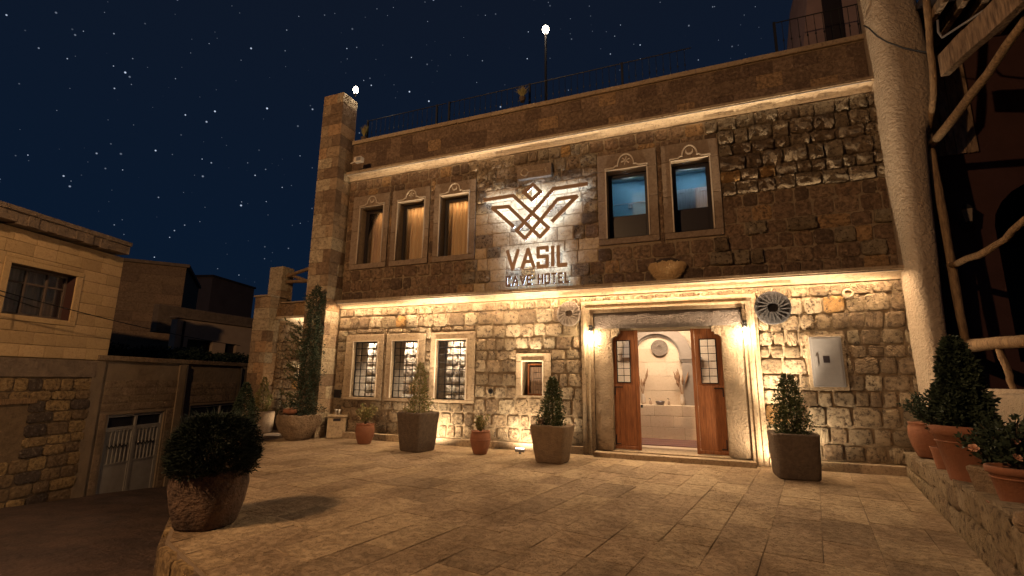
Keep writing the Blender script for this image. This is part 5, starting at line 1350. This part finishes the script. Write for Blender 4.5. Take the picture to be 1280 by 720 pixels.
# lower storey: rubble, runs on as garage wall
lowr = MB(); lowr.box(s_beg, s_end-.25, .0, 5, -3.2, zs-.002); lwall = lowr.build('lower_wall', simple_mat('dark_rubble_joint', (.17, .12, .075), .95, .3, 8, .02), house)
lr = []
s_lo = hv(112, 500)[0]
blind = (hv(0, 500)[0]-.6, hv(28, 540)[0], hv(10, 556)[1]-.3, hv(20, 500)[1])
for q in split_rect(s_beg+4, s_lo, -1.9, zs-.42, [blind], courses(-1.9, zs-.42, .25, rh, .2), .3, .55, rh, .03): lr.append((*q, 'std', rh.uniform(.02, .05), M['houserubble']))
lay_stones(lr, lwall, hframe, None)
for q in split_rect(blind[0], blind[1], blind[2], blind[3]-.1, [], courses(blind[2], blind[3]-.1, .2, rh, .05), .3, .4, rh, .012):
    link_mesh('block', unit_mesh('flat', rh.randrange(24), M['cinder']), None, lwall, ((q[0]+q[1])/2, .06, (q[2]+q[3])/2), (0, 0, 0), (q[1]-q[0], .02, q[3]-q[2]))
MB().cbox(blind[0], blind[1]+.15, -.04, .02, blind[3]-.09, blind[3]+.03, .01, .01).build('blind_lintel', M['log'], house)
MB().cbox(s_beg, s_lo, -.045, .0, zs-.41, zs-.01, .01, .004).build('concrete_band', M['concrete'], house)
# garage wall
gar = empty('garage_wall', (HP[0], HP[1], 0), HA, label='long grimy block garage wall with grey metal gates running down the street', cat='wall')
g0, g1 = s_lo, hv(318, 500)[0]+2.5; gate = (hv(133, 540)[0], hv(203, 540)[0], -1.9, (hv(137, 520)[1]+hv(205, 513)[1])/2)
gate2 = (hv(236, 530)[0], hv(236, 530)[0]+2.9, -2.2, hv(240, 507)[1]); ztop = 1.98
print('gates', gate, gate2, g0, g1)
mb = MB(); wall_with_holes(mb, g0, g1, -3.2, ztop, [gate, gate2], .02, .4); gw = mb.build('wall', M['garagewall'], gar)
for q in split_rect(hv(122, 540)[0], hv(219, 520)[0], gate[3]+.1, hv(150, 475)[1], [], courses(gate[3]+.1, hv(150, 475)[1], .21, rh, .04), .38, .44, rh, .012):
    link_mesh('block', unit_mesh('flat', rh.randrange(24), M['cinder']), None, gw, ((q[0]+q[1])/2, .022, (q[2]+q[3])/2), (0, 0, 0), (q[1]-q[0], .018, q[3]-q[2]))
for (a, b) in ((hv(122, 540)[0]+.0, gate[0]-.06), (gate[1]+.06, hv(218, 520)[0])):
    for q in split_rect(a, b, -1.9, gate[3]+.05, [], courses(-1.9, gate[3]+.05, .21, rh, .04), .3, .42, rh, .012):
        link_mesh('block', unit_mesh('flat', rh.randrange(24), M['cinder']), None, gw, ((q[0]+q[1])/2, .022, (q[2]+q[3])/2), (0, 0, 0), (q[1]-q[0], .018, q[3]-q[2]))
sB, sC = hv(228, 500)[0], hv(296, 480)[0]
for q in split_rect(sB+.05, sC, gate2[3]+.08, hv(250, 478)[1], [], courses(gate2[3]+.08, hv(250, 478)[1], .21, rh, .04), .38, .44, rh, .012):
    link_mesh('block', unit_mesh('flat', rh.randrange(24), M['cinder']), None, gw, ((q[0]+q[1])/2, .022, (q[2]+q[3])/2), (0, 0, 0), (q[1]-q[0], .018, q[3]-q[2]))
for px in (116, 224, 302):
    s_ = hv(px, 500)[0]; MB().cbox(s_-.16, s_+.16, -.03, .019, -3.0, ztop-.12, .01, .006).build('pier', M['garagewall'], gar)
for px in (232, 300):
    s_ = hv(px, 470)[0]; MB().tube([(s_, -.05, ztop-.15), (s_, -.06, -.2)], .035, 8).build('down_pipe', M['darkframe'], gar)
s_ = g0
while s_ < g1-.1:
    w = rh.uniform(.42, .5); MB().cbox(s_+.004, s_+w-.004, -.05, .42, ztop-.1, ztop+.03, .01, .004).build('cap_block', M['cinder'], gar); s_ += w
def gatebuild(gx, nm, lab, leafs=2):
    a, b, z0, z1 = gx; o = MB(); ringframe(o, a+.01, b-.01, z0, z1-.01, .06, .06, .12); zt_ = z1-.36
    o.box(a+.07, b-.07, .065, .115, zt_-.03, zt_+.03); fr = o.build(nm, M['paint'], gar); fr['label'] = lab
    MB().box(a+.07, b-.07, .10, .105, zt_+.03, z1-.07).build('fanlight', simple_mat('dark_fanlight', (.02, .02, .025), .15, .1, 8, 0, spec=.6), fr)
    m_ = (a+b)/2; MB().box(m_-.03, m_+.03, .055, .12, z0, z1-.07).build('meeting_stile', M['paint'], fr)
    for (p, q) in ((a+.07, m_-.03), (m_+.03, b-.07)):
        zm = z0+(zt_-z0)*.55
        lf = MB(); ringframe(lf, p+.004, q-.004, z0+.03, zt_-.035, .04, .062, .1); lf.box(p+.045, q-.045, .062, .1, zm-.02, zm+.02)
        lf_ = lf.build('gate_leaf', M['paint'], fr)
        MB().box(p+.044, q-.044, .08, .086, z0+.07, zm-.02).build('lower_panel', M['paint'], lf_) if False else MB().box(p+.044, q-.044, .08, .086, z0+.07, zm-.02).build('lower_panel', M['paint'], fr)
        n = 5
        MB().box(p+.044, q-.044, .10, .104, zm+.02, zt_-.07).build('back_sheet', M['paint'], fr)
        for k in range(1, n+1):
            x = p+.04+(q-p-.08)*k/(n+1); MB().box(x-.012, x+.012, .066, .09, zm+.02, zt_-.075).build('bar', M['paint'], fr)
        zg = MB()
        for k in range(n):
            x = p+.04+(q-p-.08)*(k+.5)/(n+1)+.04; zc = (zm+zt_)/2+.0
            strip(zg, (x-.06, zc+.03), (x, zc-.05), .02, .05, .064); strip(zg, (x, zc-.05), (x+.06, zc+.03), .02, .05, .064)
        zg.build('zigzag_trim', M['darkframe'], fr)
gatebuild(gate, 'metal_gate', 'grey double gate with zigzag trim'); gatebuild(gate2, 'metal_gate', 'pale far gate partly behind the shrubs')
mb = MB(); mb.box(g0+.3, g1, 1.0, 1.1, -3, 1.6); mb.build('inner_wall', M['darkframe'], gar)

# hedge above the garage wall
M['hedge'] = leaf_mat('dark_hedge', (.012, .022, .02), (.02, .034, .026))
hg = MB(); pts = []
for q in range(9000):
    s_ = rh.uniform(g0+.4, g1-.2); zt_ = ztop+.42+.25*noise.noise(Vector((s_*.8, 0, 0))); pts.append((Vector((s_, rh.uniform(1.3, 2.4), rh.uniform(ztop-.2, zt_))), Vector((0, -1, .5))))
leaves(hg, pts, .12, .05, rh); hh = hg.build('hedge', M['hedge'], None, loc=(HP[0], HP[1], 0), rot=(0, 0, HA)); tag(hh, 'long dark hedge growing behind the top of the garage wall', 'hedge')
# buildings further back
def far_building(name, lab, quad, dist_y, dep, m, trims=None):
    p = [fp(a, b, dist_y) for a, b in quad]; return p
def wallbox(mb, p, q, z0, z1, th): 
    d = Vector((q.x-p.x, q.y-p.y, 0)); n_ = Vector((-d.y, d.x, 0)).normalized()*th
    mb.hprism([(p.x, p.y), (q.x, q.y), (q.x+n_.x, q.y+n_.y), (p.x+n_.x, p.y+n_.y)], z0, z1)
M['farwall'] = stone_mat('far_block', [(0, (.28, .20, .135)), (.4, (.24, .17, .12)), (.8, (.31, .215, .145))], rough=.01, chisel=.004, pit=.008, spots=.3)
FP = (-22.0, 4.0); FA = R(50)
def fvp(px, py): return vp(px, py, FP, FA)
fb = empty('back_building', (FP[0], FP[1], 0), FA, label='dark plain block building standing behind the street house', cat='building')
a, b = fvp(100, 400)[0]-3, fvp(224, 400)[0]; zt = (fvp(150, 327)[1]+fvp(226, 328)[1])/2
core = MB().box(a, b, 0, 6, -3.3, zt-.02).build('wall', M['joint'], fb)
fr_ = split_rect(a+1.5, b, 0, zt-.12, [], courses(0, zt-.12, .42, rh, .03), .75, .95, rh, .015)
for q in fr_: link_mesh('block', unit_mesh('flat', rh.randrange(24), M['farwall']), None, core, ((q[0]+q[1])/2, 0, (q[2]+q[3])/2), (0, 0, 0), (q[1]-q[0], .03, q[3]-q[2]))
MB().cbox(a, b+.12, -.12, 6, zt-.1, zt+.05, .02, .006).build('roof_edge', M['concrete'], fb)
FP2 = (-19.0, 7.5); FA2 = HA-R(12)
def fv2(px, py): return vp(px, py, FP2, FA2)
f2 = empty('low_building', (FP2[0], FP2[1], 0), FA2, label='low pale rendered building with dark openings between the back building and the hotel wing', cat='building')
a, b = fv2(222, 400)[0], fv2(322, 400)[0]+2; zt = fv2(240, 400)[1]; zt2 = fv2(232, 379)[1]
print('low', a, b, zt, zt2)
oz = fv2(240, 424)[1]
op1 = (fv2(234, 430)[0], fv2(266, 430)[0], oz-1.6, oz); op2 = (fv2(282, 430)[0], fv2(296, 430)[0], oz-1.6, oz-.05)
M['farplaster'] = simple_mat('far_plaster', (.40, .31, .24), .95, .18, 2, .01, dark=(.2, .15, .12))
mb = MB(); wall_with_holes(mb, a, b, -3.3, zt, [op1, op2], 0, .3); mb.build('wall', M['farplaster'], f2)
for o_ in (op1, op2): 
    f = MB(); ringframe(f, o_[0]+.01, o_[1]-.01, o_[2]+.01, o_[3]-.01, .05, .15, .2); f.box((o_[0]+o_[1])/2-.02, (o_[0]+o_[1])/2+.02, .155, .195, o_[2]+.06, o_[3]-.06); w_ = f.build('window', M['darkframe'], f2); MB().box(o_[0], o_[1], .21, .22, o_[2], o_[3]).build('pane', M['darkframe'], w_)
MB().cbox(a-.05, b, -.08, .35, zt+.001, zt+.09, .01, .004).build('coping', M['concrete'], f2)
MB().cbox(a+.1, b, 1.2, 1.5, zt-.5, zt2, .02, .01).build('parapet', M['concrete'], f2)
MB().tube([(fv2(230, 400)[0], -.06, zt-.1), (fv2(230, 400)[0], -.06, -2)], .04, 8).build('down_pipe', M['darkframe'], f2)
FP3 = (-26, 14); f3 = empty('far_block', (-30, 16, 0), R(15), label='faint dark block rising above the low building far behind', cat='building')
q0, q1 = vp(232, 360, (-30, 16), R(15)), vp(266, 346, (-30, 16), R(15)); MB().box(q0[0]-3, q1[0], 0, 5, -3.3, q1[1]).build('wall', simple_mat('night_render', (.14, .11, .10), .95, .2, 1, 0), f3)
MB().box(q0[0]-3, q1[0]+.1, -.1, 5.1, q1[1], q1[1]+.15).build('roof_edge', simple_mat('night_edge', (.05, .04, .04), .95, .2, 1, 0), f3)
# power cables
def cable(pts, lab, rad_=.012):
    g = MB(); g.tube(pts, rad_, 6); tag(g.build('power_cable', M['black']), lab, 'cable', 'power cables over the street')
def cp(px, py, dy): return fp(px, py, dy)
def sagged(a, b, n=14, sag=.12): return [a.lerp(b, i/n)-Vector((0, 0, sag*4*(i/n)*(1-i/n))) for i in range(n+1)]
cable(sagged(CAM+ray(-40, 352)*(9/F), CAM+ray(300, 432)*(17/F)), 'upper black power cable crossing in front of the yellow house window'); cable(sagged(CAM+ray(-40, 354)*(8.9/F), CAM+ray(132, 406)*(14.2/F), 14, .08), 'lower black power cable ending at the corner of the yellow house')
# street lamp that lights the terrace and the street (out of frame)
sl = empty('street_lamp', (LAMPPOS[0]-.9, LAMPPOS[1], street_z(-8, -15)), label='sodium street lamp on a tall post beside the street', cat='street lamp')
h_ = LAMPPOS[2]+.35-sl.location.z
MB().tube([(0, 0, 0), (0, 0, h_*.6), (0, 0, h_-.3)], [.09, .07, .05], 10).build('post', M['galv'], sl); MB().tube([(0, 0, h_-.3), (.3, 0, h_), (.9, 0, h_+.02)], .03, 8).build('arm', M['galv'], sl)
MB().cbox(.65, 1.2, -.1, .1, h_-.02, h_+.07, .02, 0).build('lamp_head', M['galv'], sl); MB().box(.72, 1.15, -.07, .07, h_-.035, h_-.021).build('diffuser', M['bulb'], sl)
